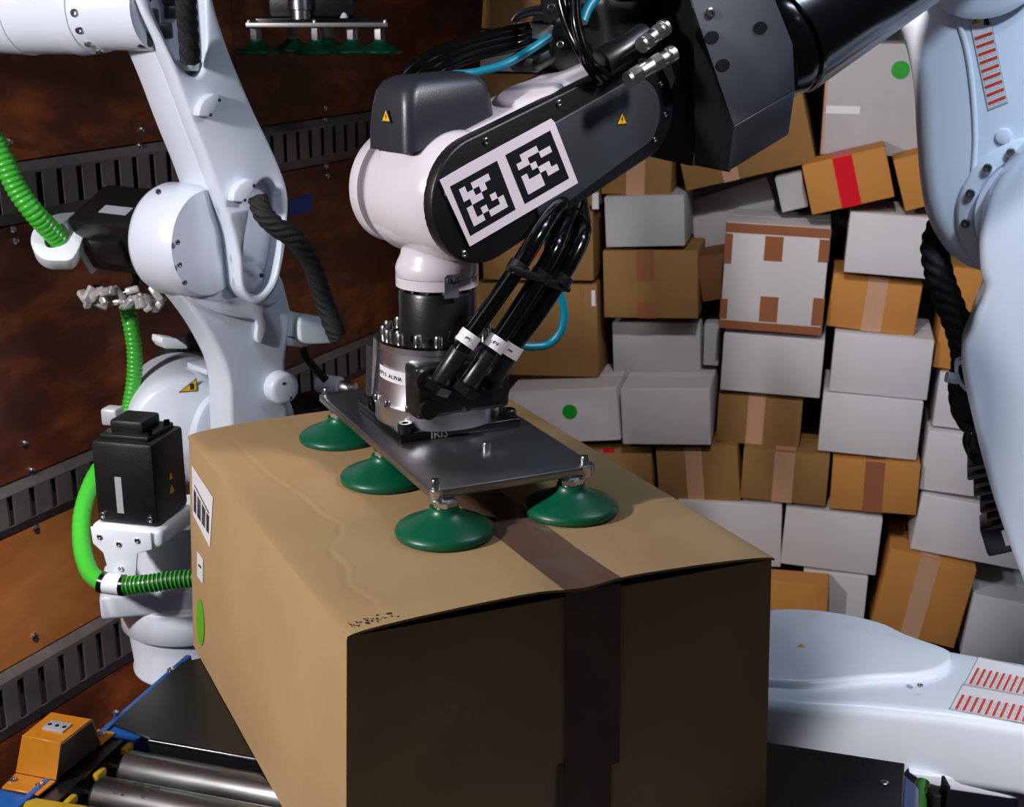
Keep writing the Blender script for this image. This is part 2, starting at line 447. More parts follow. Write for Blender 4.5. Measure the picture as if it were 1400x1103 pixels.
# ================================================================== PILE OF CARTONS
PU = V((0.972, -0.231, 0)).normalized(); PN = V((-0.231, -0.972, 0)).normalized()   # right along the pile, out of the pile
P0 = V((-0.1, 4.2, 0))
def pile_pt(px, py, dep=0.0): return PP(px, py, P0 - PN * dep, PN)
def carton(label, m, TL, TR, BL, dep=0.0, deep=0.27, tapes=(), extra=None, group=None, yaw=0.0, marks=()):
    a = pile_pt(*TL, dep); b = pile_pt(*TR, dep); c = pile_pt(*BL, dep)
    wv = b - a; wd = wv.length; x = wv.normalized()
    n = PN; y = n.cross(x)                              # up in the face plane
    hh = abs((a - c).dot(y))
    if yaw:
        R = Matrix.Rotation(yaw, 3, y); x = R @ x; n = R @ n
    ctr = a + x * wd / 2 - y * hh / 2 - n * deep / 2
    lowest = ctr.z - hh / 2
    root = thing('carton', label, 'carton', ctr - y * hh / 2, group)
    body = MB().box(ctr, (wd - .004, hh - .004, deep), (x, y, n), bevel=.0035, seg=2)
    bo = obj('carton_body', body, m, root)
    # lid flaps: two thin leaves meeting on a seam over the top
    top = ctr + y * (hh / 2 - .0018)
    for sgn in (-1, 1):
        obj('flap', MB().box(top - n * sgn * (deep / 4 - .0006), (wd - .010, .0022, deep / 2 - .006), (x, y, n), bevel=.0008, seg=1), m, root)
    f0 = ctr + n * (deep / 2)
    for (tn, u0, u1, v0, v1) in tapes:               # fractions of the front face; v from the bottom
        tw = (u1 - u0) * wd; th = (v1 - v0) * hh
        cc = f0 + x * ((u0 + u1) / 2 - .5) * wd + y * ((v0 + v1) / 2 - .5) * hh + n * .0004
        obj('tape', MB().box(cc, (tw, th - .004, .0012), (x, y, n)), tn, root)
        if v1 >= .999 and (u1 - u0) < .5:
            obj('tape', MB().box(top + x * ((u0 + u1) / 2 - .5) * wd + y * .0017, (tw, .0008, deep * .9), (x, y, n)), tn, root)
    for (mn, shape, u, v, sw, sh) in marks:
        cc = f0 + x * (u - .5) * wd + y * (v - .5) * hh + n * .0006
        if shape == 'dot': obj('round_sticker', MB().lathe(cc, n, [(sw, 0), (sw, .0008)], seg=28), mn, root, 'round green sticker')
        elif shape == 'red': obj('tape', MB().box(cc, (sw, sh, .001), (x, y, n)), mn, root)
        else: obj('carton_label', MB().box(cc, (sw, sh, .0008), (x, y, n)), mn, root)
    return root, lowest
W_, G_, O_, T_, B_ = 'carton_white', 'carton_grey_shaded', 'carton_orange', 'carton_tan', 'carton_brown'
mid = lambda t, a=.42, b=.58: ((t, a, b, 0, 1),)
cartons = [
 # label, material, TL, TR, BL, depth, box depth, tapes, marks
 ('tan carton at the top left of the pile, cut by the frame edge', T_, (662, -45), (760, -38), (662, 40), .02, .27, (), ()),
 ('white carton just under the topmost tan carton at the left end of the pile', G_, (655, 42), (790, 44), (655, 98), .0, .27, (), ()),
 ('tan carton seen above the white forearm, beside the dark wall', T_, (652, 100), (790, 102), (652, 205), .01, .27, (), ()),
 ('tan carton hidden mostly behind the tag sheet, above the hose bundle', T_, (652, 208), (738, 210), (652, 286), .02, .27, (), ()),
 ('upright tan carton with small white labels behind the hose bundle, next to a white carton', T_, (742, 200), (819, 200), (742, 282), .0, .27, (), (('label_white', 'lab', .93, .1, .02, .05), ('lime_dot', 'lab', .95, .62, .014, .07))),
 ('tan carton with a brown tape patch right behind the black hoses', T_, (656, 288), (811, 288), (656, 383), .0, .27, (('tape_brown', .36, .60, .35, 1),), ()),
 ('wide tan carton framed by the cyan tube loop', T_, (649, 386), (817, 388), (649, 512), .02, .27, mid('carton_tan', .86, .87), (('label_white', 'lab', .965, .85, .012, .05),)),
 ('tan carton with a pale tape strip just below the black arm bracket', T_, (822, 200), (920, 202), (822, 266), .02, .27, mid('tape_buff', .36, .62), ()),
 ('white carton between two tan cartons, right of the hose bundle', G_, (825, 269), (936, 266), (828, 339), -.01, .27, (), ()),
 ('tan carton with dark tape patches at its top and bottom middle', T_, (823, 342), (955, 342), (826, 435), .0, .27, (('tape_brown', .36, .54, .55, 1), ('tape_brown', .36, .56, 0, .25)), ()),
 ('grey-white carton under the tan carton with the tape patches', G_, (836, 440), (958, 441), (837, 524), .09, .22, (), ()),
 ('white carton with a green dot behind the corner of the steel plate', W_, (692, 536), (843, 529), (695, 608), -.10, .30, (), (('green_dot', 'dot', .56, .58, .024, 0),)),
 ('plain white carton right of the one with the green dot', W_, (847, 531), (971, 531), (850, 608), -.10, .30, (), ()),
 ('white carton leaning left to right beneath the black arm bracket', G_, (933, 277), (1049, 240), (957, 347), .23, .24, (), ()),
 ('dark brown carton wedged in the gap left of the taped white carton', B_, (950, 352), (1002, 344), (972, 412), .05, .26, (), ()),
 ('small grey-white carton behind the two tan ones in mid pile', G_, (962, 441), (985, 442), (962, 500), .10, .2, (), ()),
 ('white carton framed all round with brown parcel tape', W_, (993, 303), (1137, 312), (989, 449), -.06, .28,
   (('tape_brown', 0, 1, .9, 1), ('tape_brown', 0, 1, 0, .09), ('tape_brown', 0, .075, .61, .9), ('tape_brown', 0, .07, .09, .29), ('tape_brown', .90, 1, .68, .9), ('tape_brown', .89, 1, .09, .36), ('tape_brown', .385, .56, .66, .9), ('tape_brown', .385, .56, .09, .34)), ()),
 ('white carton directly under the brown-tape framed one', W_, (989, 454), (1129, 465), (989, 534), -.05, .28, (), ()),
 ('white carton below the tilted red-taped carton', W_, (1162, 289), (1280, 298), (1156, 373), -.06, .28, (), ()),
 ('orange carton with a buff tape strip below the upper white carton', O_, (1139, 373), (1263, 388), (1136, 447), -.02, .27, mid('tape_buff', .40, .62), ()),
 ('white carton under the orange carton, upper of the two stacked white ones', W_, (1141, 453), (1279, 465), (1139, 536), -.05, .28, (), ()),
 ('white carton lower of the two stacked beside the orange row', W_, (1125, 536), (1264, 549), (1121, 617), -.06, .28, (), ()),
 ('small tan carton with a pale tape strip below the white one under the taped carton', T_, (982, 536), (1099, 546), (978, 604), -.03, .27, mid('tape_buff', .36, .56), ()),
 ('tan carton with a red corner tape just behind the big box edge', T_, (790, 611), (891, 611), (790, 676), -.06, .27, (), (('tape_red', 'red', .42, .93, .035, .014),)),
 ('tan carton with a pale strip, third from the right in the low tan row', T_, (895, 612), (1009, 609), (899, 690), -.07, .27, mid('tape_buff', .36, .56), ()),
 ('tan carton with a pale strip, middle of the low tan row', T_, (1016, 612), (1136, 623), (1016, 682), -.08, .28, mid('tape_buff', .37, .60), ()),
 ('bright orange carton with a brown tape strip at the right of the low row', O_, (1138, 626), (1260, 635), (1136, 696), -.08, .28, mid('tape_brown', .38, .60), ()),
 ('white carton just behind the right corner of the big box', W_, (925, 684), (1070, 691), (926, 768), -.09, .28, (), ()),
 ('white carton half in shade next to the bright orange row', W_, (1074, 693), (1208, 709), (1074, 772), -.09, .28, (), ()),
 ('short orange carton end peeping beside the big box corner', O_, (1020, 792), (1134, 801), (1020, 845), -.21, .10, (), ()),
 ('white carton standing behind the white robot mounting arm', W_, (1098, 779), (1188, 789), (1098, 880), -.10, .28, (), ()),
 ('white carton at the right end beside the black braided cable, upper one', W_, (1285, 508), (1395, 520), (1274, 583), -.02, .27, (), ()),
 ('white carton at the right end, middle of the column beside the arm', W_, (1269, 588), (1392, 604), (1259, 670), -.05, .28, (), ()),
 ('wide white carton at the right end resting on the tall orange carton', W_, (1260, 675), (1420, 705), (1249, 752), -.07, .28, (), ()),
 ('tall orange carton with a buff strip at the right foot of the pile', O_, (1217, 750), (1337, 778), (1200, 862), -.10, .28, mid('tape_buff', .36, .58), ()),
 ('white carton at the lower right edge of the picture', W_, (1331, 812), (1470, 838), (1329, 900), -.10, .26, (), ()),
 ('orange carton behind the thick braided cable at the right', O_, (1288, 430), (1360, 440), (1277, 503), -.01, .27, (), ()),
 ('orange carton seen between the braided cable and the white arm', O_, (1303, 364), (1400, 376), (1297, 424), .02, .27, (), ()),
 ('tilted orange carton with a bright red tape strip', O_, (1095, 226), (1211, 199), (1120, 293), -.08, .16, (('tape_red', .37, .60, 0, 1),), ()),
 ('tilted orange carton cut off by the white robot arm', O_, (1220, 219), (1330, 189), (1247, 288), -.06, .2, (), ()),
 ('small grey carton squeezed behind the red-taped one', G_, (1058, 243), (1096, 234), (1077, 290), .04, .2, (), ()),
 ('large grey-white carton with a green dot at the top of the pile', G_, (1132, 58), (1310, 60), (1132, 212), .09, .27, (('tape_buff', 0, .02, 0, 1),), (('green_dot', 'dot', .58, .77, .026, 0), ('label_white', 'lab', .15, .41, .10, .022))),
 ('big brown carton tilted behind the black arm bracket', T_, (916, 166), (1097, 122), (940, 262), .05, .27, mid('tape_buff', .30, .42), ()),
 ('brown carton behind the bottom edge of the black bracket at the pile top', T_, (1000, 10), (1128, 10), (1000, 118), .10, .2, (), ()),
]
for c in cartons:
    r, low = carton(c[0], c[1], c[2], c[3], c[4], c[5], c[6], c[7], marks=c[8])

# hidden cartons that carry the visible ones (seen only from other positions)
for (cx, cy) in [(722, 655), (735, 745), (865, 745), (745, 850), (885, 850), (1015, 885)]:
    a = (cx - 62, cy - 42); b = (cx + 62, cy - 42); d_ = (cx - 62, cy + 42)
    if cy == 655: a = (cx - 62, cy - 38)
    carton('plain tan carton at the foot of the pile behind the big box', T_, a, b, d_, -.06, .27, (), group='cartons at the foot of the pile')

# ================================================================== BIG CARTON HELD BY THE GRIPPER
HB = 0.65
ZT = 2.0 - HB; ZB = ZT - 0.358
b1 = PZ(474, 866, ZT); b2 = PZ(1055, 760, ZT); b3 = PZ(258, 596, ZT)
bx = V((b2.x - b1.x, b2.y - b1.y, 0)); BW = bx.length; bx.normalize()
by = V((b3.x - b1.x, b3.y - b1.y, 0)); BL_ = by.length; by.normalize()   # the carton is slightly racked
big = thing('large_carton', 'large brown cardboard box gripped by the suction cups in the foreground', 'carton', (b1.x + bx.x * BW / 2 + by.x * BL_ / 2, b1.y + bx.y * BW / 2 + by.y * BL_ / 2, ZB))
FLARE = .014                                         # the loaded carton spreads a little towards its foot
def bp_(u, v, z):
    k = FLARE * max(0.0, ZT - z) / .358
    return V((b1.x, b1.y, 0)) + bx * (u * BW + (2 * u - 1) * k) + by * (v * (BL_ + k)) + Z3 * z
def wob(u, v, k, a): return a * (math.sin(u * 5.1 + k) * math.sin(v * 3.7 + k * 2.1))
def inset(u): return 4 * u * (1 - u)
# four walls slightly bowed
NS = 14
def wallgrid(fn, name, label=None):
    mb = MB(); mb.grid(fn, NS, 8); return obj(name, mb, 'big_carton', big, label)
TT = ZT - .004
wallgrid(lambda a, t: bp_(a, 0, ZB + t * (TT - ZB)) - by * (.004 * inset(a) * inset(t)), 'side_panel', 'shaded front panel of the box')
wallgrid(lambda a, t: bp_(1, a, ZB + t * (TT - ZB)) + bx * (.004 * inset(a) * inset(t)), 'side_panel')
wallgrid(lambda a, t: bp_(a, 1, ZB + t * (TT - ZB)) + by * (.004 * inset(a) * inset(t)), 'side_panel')
wallgrid(lambda a, t: bp_(0, a, ZB + t * (TT - ZB)) - bx * (.005 * inset(a) * inset(t)), 'side_panel', 'lit left panel of the box')
obj('bottom_panel', MB().grid(lambda a, t: bp_(a, t, ZB + .001), 1, 1), 'big_carton', big)
def CREASE(v):
    pts = [(0, .06), (.08, .10), (.16, .075), (.22, .105), (.30, .10), (.36, .155), (.40, .175), (.46, .150), (.55, .148), (.66, .118), (.80, .105), (1, .09)]
    for (a, x), (b, y) in zip(pts, pts[1:]):
        if v <= b: return x + (y - x) * (v - a) / (b - a)
    return .09
def topz(u, v):
    # flap sits up a little between the corners and is pulled down by the tape line
    e = math.exp(-((u - .52) / .07) ** 2) * max(0.0, 1 - v * 2.0)
    f = math.exp(-v * 7) * (.011 * inset(u) ** .7) * (1 - .55 * e)
    g = .007 * inset(v) * inset(u) + .030 * math.exp(-(1 - v) * 4.5) * inset(u) ** .6
    cu = CREASE(v); dz_ = u - cu
    crease = -.0009 * math.exp(-(dz_ / .0050) ** 2) + .0005 * math.exp(-((dz_ - .009) / .005) ** 2)
    crease *= min(1, v * 8) * min(1, max(0, (.95 - v) * 6)); crease2 = 0.0
    c3 = -.0012 * math.exp(-((v - .32 - .25 * u) / .006) ** 2) - .0010 * math.exp(-((v - .10 - .08 * u) / .006) ** 2)
    edge = -.003 * math.exp(-u * 60) - .003 * math.exp(-(1 - u) * 60)
    return ZT + f + g * .45 + (crease + crease2 + c3) * inset(min(1, max(0, u))) ** .2 + edge * .5
def seam_z(u, v): return topz(u, v)
tp = MB(); tp.grid(lambda a, t: bp_(-.002 + a * 1.004, -.006 + t * 1.010, topz(a, t)), 150, 110, thick=(0, 0, -.003))
obj('top_panel', tp, 'big_carton', big, 'creased, slightly bulging top of the box', sharp=60)
# tape over the centre seam and down the front
TU0, TU1 = .475, .610
tpe = MB(); tpe.grid(lambda a, t: bp_(TU0 + a * (TU1 - TU0), -.0065 + t * 1.008, topz(TU0 + a * (TU1 - TU0), t) + .0006), 6, 60)
obj('tape', tpe, 'tape_big', big, 'brown parcel tape along the top seam', sharp=60)
t2 = MB(); t2.grid(lambda a, t: bp_(TU0 + .005 + a * (TU1 - TU0 - .004), 0, TT - .0 + .006 - t * .232) - by * (.0035 + .004 * inset(.54) * inset(1 - t * .6) * 1), 3, 8)
obj('tape', t2, 'tape_big', big, 'parcel tape running down the front')
t3 = MB(); t3.grid(lambda a, t: bp_(TU0 - .012 + a * (TU1 - TU0 - .004), 0, TT - .212 - t * .145) - by * (.0058), 3, 4)
obj('tape', t3, 'tape_big', big)
# left panel labels  (pixel readings projected on the left face)
LN = (bp_(0, 1, ZT) - bp_(0, 0, ZT)).cross(bp_(0, .5, ZB) - bp_(0, .5, ZT)).normalized()
LN = LN if LN.dot(bx) < 0 else -LN
def lf(px, py, off=.001):
    p = PP(px + 1.5, py, bp_(0, 0, ZT), LN)
    a = min(1, max(0, (p - b1).dot(by) / BL_)); t_ = min(1, max(0, (p.z - ZB) / (TT - ZB)))
    return p + LN * (off + .0048 * inset(a) * inset(t_))
def lpatch(name, pxs, m, label=None, off=.001, parent=None):
    return obj(name, MB().prism([lf(x, y, off) for x, y in pxs], LN * .0004), m, parent or big, label)
lb = lpatch('shipping_label', [(262, 636), (292, 680), (289, 748), (264, 703)], 'label_white', 'white barcode label on the left side')
bars = MB(); n = 17
for i in range(n):
    if i % 5 == 3: continue
    a0 = i / n; a1 = (i + .62) / n
    def lp(a, b):
        xx = 265.5 + (288 - 265.5) * a; top_ = 668 + (706 - 668) * a; bot = 698 + (730 - 698) * a
        return lf(xx, top_ + (bot - top_) * b, .0016)
    bars.prism([lp(a0, 0), lp(a1, 0), lp(a1, 1), lp(a0, 1)], LN * .0003)
obj('barcode', bars, 'label_ink', lb)
lpatch('label_line', [(266.5, 662), (287.5, 700), (287.5, 702), (266.5, 664)], 'label_ink', off=.0016, parent=lb)
l2 = lpatch('paper_label', [(270, 753), (279, 764), (278.5, 798), (270, 787)], 'label_white', 'small white label')
lpatch('label_mark', [(272.5, 770), (276.5, 774), (276.5, 777), (272.5, 773)], 'label_ink', off=.0016, parent=l2)
dc = [(274 + 5.6 * math.cos(t) + .5 * math.sin(t), 850 + 32 * math.sin(t) + 3 * math.cos(t)) for t in [2 * math.pi * k / 24 for k in range(24)]]
lpatch('round_sticker', dc, 'lime_dot', 'lime green round sticker')
# ink smudges near the front corner
sm = MB()
for i in range(46):
    u = rnd.uniform(.015, .115); v = rnd.uniform(.008, .03) + .1 * (u - .05) * 0
    p = bp_(u, v, topz(u, v) + .0004); a = rnd.uniform(.0008, .0028)
    sm.box(p, (a, a * rnd.uniform(.5, 1.6), .0003), (bx, by, Z3))
o = obj('ink_mark', sm, 'label_ink', big, 'smudged dotted black ink print'); o['kind'] = 'stuff'

# ================================================================== VACUUM GRIPPER
KS = 1.06                                             # real size of the wrist and tool
AX = V((-0.104, 1.850, 0))                            # tool axis
def AZ(py, dy=0.0): return PY(CX, py, AX.y + dy).z     # height seen at pixel row on the axis plane
gy = V((-0.373, 0.928, 0)).normalized(); gx = V((gy.y, -gy.x, 0))
PB = ZT + .052; PT = PB + .011
q0 = PZ(450, 536, PT); q1 = PZ(590, 672, PT); q2 = PZ(812, 633, PT)
gx = V((q2.x - q1.x, q2.y - q1.y, 0)).normalized()
gy = (Z3.cross(gx) + V((q0.x - q1.x, q0.y - q1.y, 0)).normalized()).normalized(); gx = V((gy.y, -gy.x, 0))
PW = (q2 - q1).dot(gx); PL = (q0 - q1).dot(gy)
def gp(a, b, z): return V((q1.x, q1.y, 0)) + gx * a + gy * b + Z3 * z
grip = thing('vacuum_gripper', 'steel plate vacuum gripper with green suction cups pressing on the large brown box', 'gripper', (AX.x, AX.y, ZT + .004))
pl = MB(); ch = .006
pl.prism([gp(ch, 0, PB), gp(PW - ch, 0, PB), gp(PW, ch, PB), gp(PW, PL - ch, PB), gp(PW - ch, PL, PB), gp(ch, PL, PB), gp(0, PL - ch, PB), gp(0, ch, PB)], Z3 * .011, bevel=.0012, seg=2)
obj('mounting_plate', pl, 'brushed_plate', grip)
bolts(grip, [(gp(a, b, PT), Z3, .0065, .011) for a, b in [(.010, .012), (PW - .012, .012), (.010, PL - .012), (PW - .012, PL - .012)]], name='corner_bolt')
for a, b in [(.010, .012), (PW - .012, .012)]:
    obj('corner_boss', MB().lathe(gp(a - .001, b - .006, PB - .002), Z3, [(.0095, 0), (.0095, .0125)], seg=20), 'steel', grip)
p_ = PZ(665, 616, PT); bolts(grip, [(p_, Z3, .006, .012)], name='plate_stud')
def cup(root, base, R=.0625, zt=PB, k=1.0):
    b = V(base)
    prof = [(R * .93, 0), (R * .985, .002 * k), (R, .006 * k), (R * .985, .0095 * k), (R * .90, .0135 * k), (R * .72, .0185 * k), (R * .52, .024 * k), (R * .38, .029 * k), (R * .30, .034 * k), (R * .29, .038 * k), (0.001, .038 * k)]
    c = obj('suction_cup', MB().lathe(b, Z3, prof, seg=48, cap=True), 'green_rubber', root, None, sharp=60)
    f = MB(); h0 = .036 * k; H = zt - b.z
    f.lathe(b + Z3 * h0, Z3, [(R * .20, 0), (R * .20, .003), (R * .27, .0032), (R * .27, H - h0 - .0025), (R * .20, H - h0)], seg=6)
    f.lathe(b + Z3 * h0, Z3, [(R * .23, 0), (R * .23, .0026)], seg=20)
    obj('fitting', f, 'steel', c)
    return c
CZ = ZT + .0042
cfl = PZ(608, 730, CZ); cfr = PZ(780, 698, CZ); cbl = PZ(466, 601, CZ); cml = PZ(527, 656, CZ)
off = cfr - cfl
for c in (cfl, cml, cbl):
    for k in (0, 1):
        p = c + off * k; cup(grip, p, R=.0625)
# black adapter plate
kz0 = PT; KH = .020
k1 = PZ(546, 606, kz0); k2 = PZ(717, 586, kz0)
kx0 = (k1 - V((q1.x, q1.y, kz0))).dot(gx); ky0 = (k1 - V((q1.x, q1.y, kz0))).dot(gy); kx1 = (k2 - V((q1.x, q1.y, kz0))).dot(gx)
KL = .175; ky0 = ky0 - .002
ap = MB()
ap.prism([gp(kx0, ky0, kz0), gp(kx1, ky0, kz0), gp(kx1, ky0 + KL, kz0), gp(kx0, ky0 + KL, kz0)], Z3 * (KH * .62), bevel=.002)
obj('adapter_plate', ap, 'black_gloss', grip)
for a, b in [(kx0 + .013, ky0 + .013), (kx1 - .013, ky0 + .013), (kx0 + .013, ky0 + KL - .013), (kx1 - .013, ky0 + KL - .013)]:
    obj('plate_screw', MB().lathe(gp(a, b, kz0 + KH * .6), Z3, [(.0105, 0), (.0105, .011), (.009, .0125), (.005, .0125), (.005, .006), (0.001, .006)], seg=20), 'black_satin', grip)
text('lettering', 'IRIS', .017, gp(kx0 + .058, ky0 - .0006, kz0 + KH * .31), gx, Z3, 'grey_print', grip)
# column on the tool axis: everything concentric
S0 = kz0 + KH * .6
def ring(name, prof, m, seg=56, label=None, parent=None, ax=AX):
    return obj(name, MB().lathe(V((ax.x, ax.y, 0)), Z3, [(r * KS, h) for r, h in prof], seg=seg), m, parent or grip, label)
zc0 = AZ(388); zc1 = AZ(459); zf = AZ(459); zr = AZ(540)
GA = AX + V((-.003, .0, 0))
ring('lower_ring', [(.083, S0), (.083, zr - .004), (.085, zr - .003), (.085, zr)], 'steel_bright', ax=GA)
ring('pump_housing', [(.081, zr), (.079, zr + .004), (.076, zf - .010), (.079, zf - .008), (.079, zf)], 'steel_bright', label='polished silver pump housing', ax=GA)
ring('top_flange', [(.080, zf), (.080, zf + .004), (.060, zf + .0045), (.060, zf + .002)], 'black_gloss', ax=GA)
ring('rotary_unit', [(.051, zf + .002), (.051, zc0 - .010), (.049, zc0 - .006), (.041, zc0 - .006), (.041, zc0 + .006)], 'black_satin', label='black satin cylinder above the bolted flange')
bl = []
for i in range(16):
    a = 2 * math.pi * i / 16 + .1
    bl.append((V((GA.x + .072 * math.cos(a), GA.y + .072 * math.sin(a), zf + .004)), Z3, .0062, .013))
bolts(grip, bl, name='flange_bolt')
bl = []
for i in range(14):
    a = 2 * math.pi * i / 14 + .25
    bl.append((V((GA.x + .0865 * math.cos(a), GA.y + .0865 * math.sin(a), zr)), Z3, .0042, .008))
bolts(grip, bl, name='ring_bolt')
# paper strip label around the housing
ls = MB(); zl = (zr + zf) / 2 + .004
a0, a1 = math.radians(205), math.radians(250)
def lab(u, v):
    a = a0 + (a1 - a0) * u; z = zl - .009 + .018 * v - .004 * u
    rr = .0835 + .0012
    return V((GA.x + rr * math.cos(a), GA.y + rr * math.sin(a), z))
ls.grid(lab, 14, 1); pls = obj('paper_label', ls, 'label_white', grip, 'white strip label on the silver housing')
tl = MB()
for i, chh in enumerate('EPIS ALPHA 20'):
    if chh == ' ': continue
    a = a0 + (a1 - a0) * (i + .8) / 13.6
    xa = V((-math.sin(a), math.cos(a), 0)); pos = V((GA.x + .0853 * math.cos(a), GA.y + .0853 * math.sin(a), zl - .0015 - .004 * (i / 13)))
    text('lettering', chh, .0078, pos, xa, Z3, 'label_ink', pls, depth=.0003)
# strap bracket at left of the housing
sb = MB(); a = math.radians(196)
def rd(a, r, z): return V((GA.x + KS * r * math.cos(a), GA.y + KS * r * math.sin(a), z))
sb.prism([rd(a - .12, .081, zf + .002), rd(a + .12, .081, zf + .002), rd(a + .10, .083, zf - .028), rd(a - .18, .086, zr + .004), rd(a - .22, .086, zr + .004), rd(a - .12, .083, zf - .028)], V((-.0018, -.0008, 0)))
obj('strap_bracket', sb, 'plate_edge', grip)
obj('side_tube', MB().cyl(rd(math.radians(168), .088, zr - .004), rd(math.radians(170), .084, zf - .016), .012, seg=18), 'dark_grey_paint', grip)
# black manifold block with hex ports, front right
mfd = MB()
mA = math.radians(-62)
mdir = V((math.cos(mA), math.sin(mA), 0)); mt = V((-mdir.y, mdir.x, 0))
mz = (PZ(620, 560, S0).z + zf) / 2
mc = V((GA.x, GA.y, 0)) + mdir * .068 + Z3 * ((zr + zf) / 2 - .010)
mfd.box(mc, (.044, .142, (zf - zr) * .86), (mdir, mt, Z3), bevel=.008, seg=3)
mfd.cyl(mc + mt * -.060 + Z3 * .020 + mdir * .012, mc + mt * -.060 + Z3 * .020 + mdir * .032, .015)
mfd.cyl(mc + mt * -.056 - Z3 * .022 + mdir * .012, mc + mt * -.056 - Z3 * .022 + mdir * .030, .013)
mfd.cyl(mc + mt * .045 - Z3 * .004 + mdir * .010, mc + mt * .045 - Z3 * .004 + mdir * .034, .019)
obj('manifold', mfd, 'black_cast', grip)
mf2 = MB(); mf2.cyl(V((GA.x, GA.y, 0)) + mdir * .036 + Z3 * S0, V((GA.x, GA.y, 0)) + mdir * .036 + Z3 * (mc.z - .02), .044, seg=40)
obj('manifold_foot', mf2, 'black_cast', grip)

# ================================================================== HOSES at the gripper
DY = 0.10
def path(spec): return [PY(x, y, d + DY) for x, y, d in spec]
def mk_hose(name, label, cat, spec, r, m, group=None, band=None, digit=None, nut=None):
    P = path(spec)
    root = thing(name, label, cat, P[0], group)
    obj('hose', MB().tube(P, r, seg=16, sub=8), m, root)
    if nut:
        d = (P[1] - P[0]).normalized()
        obj('hex_nut', MB().lathe(P[0] - d * .012, d, [(r * 1.2, 0), (r * 1.75, .002), (r * 1.75, .014), (r * 1.3, .016)], seg=6), 'black_gloss', root)
        obj('ferrule', MB().cyl(P[0] + d * .002, P[0] + d * .055, r * 1.12, seg=18, bev=.001), 'black_satin', root)
    if band is not None:
        bpnt = PY(band[0], band[1], band[2] + DY); SP = smooth(P, 10, closed=False)
        ki = min(range(1, len(SP) - 1), key=lambda q: (SP[q] - bpnt).length); bpnt = SP[ki]; d = (SP[ki + 1] - SP[ki - 1]).normalized()
        bb = obj('number_band', MB().cyl(bpnt - d * .009, bpnt + d * .009, r * 1.26, seg=20), 'label_white', root, 'white wrap-around number band')
        tocam = (CAM - bpnt).normalized(); tocam = (tocam - d * tocam.dot(d)).normalized()
        side = d.cross(tocam)
        text('lettering', digit, .011, bpnt + tocam * r * 1.30, d, -side if side.x > 0 else side, 'label_ink', bb)
    return root
mk_hose('vacuum_hose', 'glossy black vacuum hose nearest the camera side, leftmost of the bundle, band marked 3', 'hose',
        [(600, 524, 1.625), (618, 496, 1.625), (640, 463, 1.63), (672, 418, 1.645), (704, 372, 1.66), (738, 318, 1.69), (765, 280, 1.76), (788, 254, 1.90)], .0118, 'black_hose', band=(639, 465, 1.63), digit='3', nut=True)
mk_hose('vacuum_hose', 'glossy black vacuum hose in the middle of the bundle, band marked 2', 'hose',
        [(638, 528, 1.63), (657, 500, 1.635), (680, 466, 1.645), (708, 424, 1.66), (737, 378, 1.68), (762, 332, 1.71), (779, 292, 1.79), (791, 258, 1.92)], .0118, 'black_hose', band=(679, 472, 1.645), digit='2', nut=True)
mk_hose('vacuum_hose', 'glossy black vacuum hose at the right of the bundle, bending back near the top', 'hose',
        [(672, 522, 1.66), (688, 496, 1.665), (704, 470, 1.67), (730, 436, 1.685), (758, 394, 1.70), (783, 352, 1.72), (797, 320, 1.75), (797, 298, 1.81), (792, 262, 1.93)], .0118, 'black_hose', band=(699, 478, 1.67), digit='1', nut=True)
mk_hose('vacuum_hose', 'glossy black vacuum hose without a number band, behind the others', 'hose',
        [(656, 520, 1.715), (676, 495, 1.715), (694, 466, 1.72), (722, 425, 1.73), (752, 372, 1.75), (775, 328, 1.79), (787, 300, 1.83), (788, 260, 1.93)], .0105, 'black_hose')
mk_hose('air_tube', 'cyan air tube looping behind the black hoses', 'tube',
        [(650, 466, 1.73), (668, 462, 1.75), (700, 470, 1.77), (725, 474, 1.78), (750, 470, 1.79), (767, 452, 1.79), (771, 425, 1.79), (764, 395, 1.79), (752, 368, 1.80), (750, 335, 1.80), (765, 300, 1.82), (780, 272, 1.86)], .0062, 'cyan_tube')
cl = MB()
ca, cb = PY(700, 368, 1.743), PY(772, 394, 1.80)
cdv = (cb - ca).normalized(); up_ = Z3
cl.box((ca + cb) / 2, ((cb - ca).length, .010, .012), (cdv, cdv.cross(Z3).normalized(), cdv.cross(cdv.cross(Z3)).normalized()), bevel=.003)
for (x, y, d) in [(704, 372, 1.66), (735, 383, 1.68), (764, 388, 1.70)]:
    d += DY; p = PY(x, y, d); q = PY(x + 10, y - 15, d + .005); cl.cyl(p, p + (q - p).normalized() * .014, .0145, seg=20)
cl.cyl(ca, ca - cdv * .008, .004); cl.cyl(cb, cb + cdv * .008, .004)
tag(obj('hose_clamp', cl, 'black_cast'), 'black plastic clamp bar holding the vacuum hoses side by side', 'clamp')

# ================================================================== MAIN ROBOT ARM (right side of the picture, wrist in the middle)
dd = V((0.757, 0.653, 0)).normalized()                 # forearm horizontal direction
n5 = V((dd.y, -dd.x, 0))                               # wrist axis, towards the camera
Wc = V((AX.x, AX.y, PY(590, 262, AX.y).z))             # wrist centre
CF = PY(636, 262, AX.y - .066)                         # cover centre at wrist
HWD = (CF - Wc).dot(n5)
C0 = Wc + n5 * .088 * KS
arm = thing('robot_arm', 'large white and black robot arm reaching in from the right', 'robot arm', PZ(1450, 930, .872))
zcol = AZ(388)
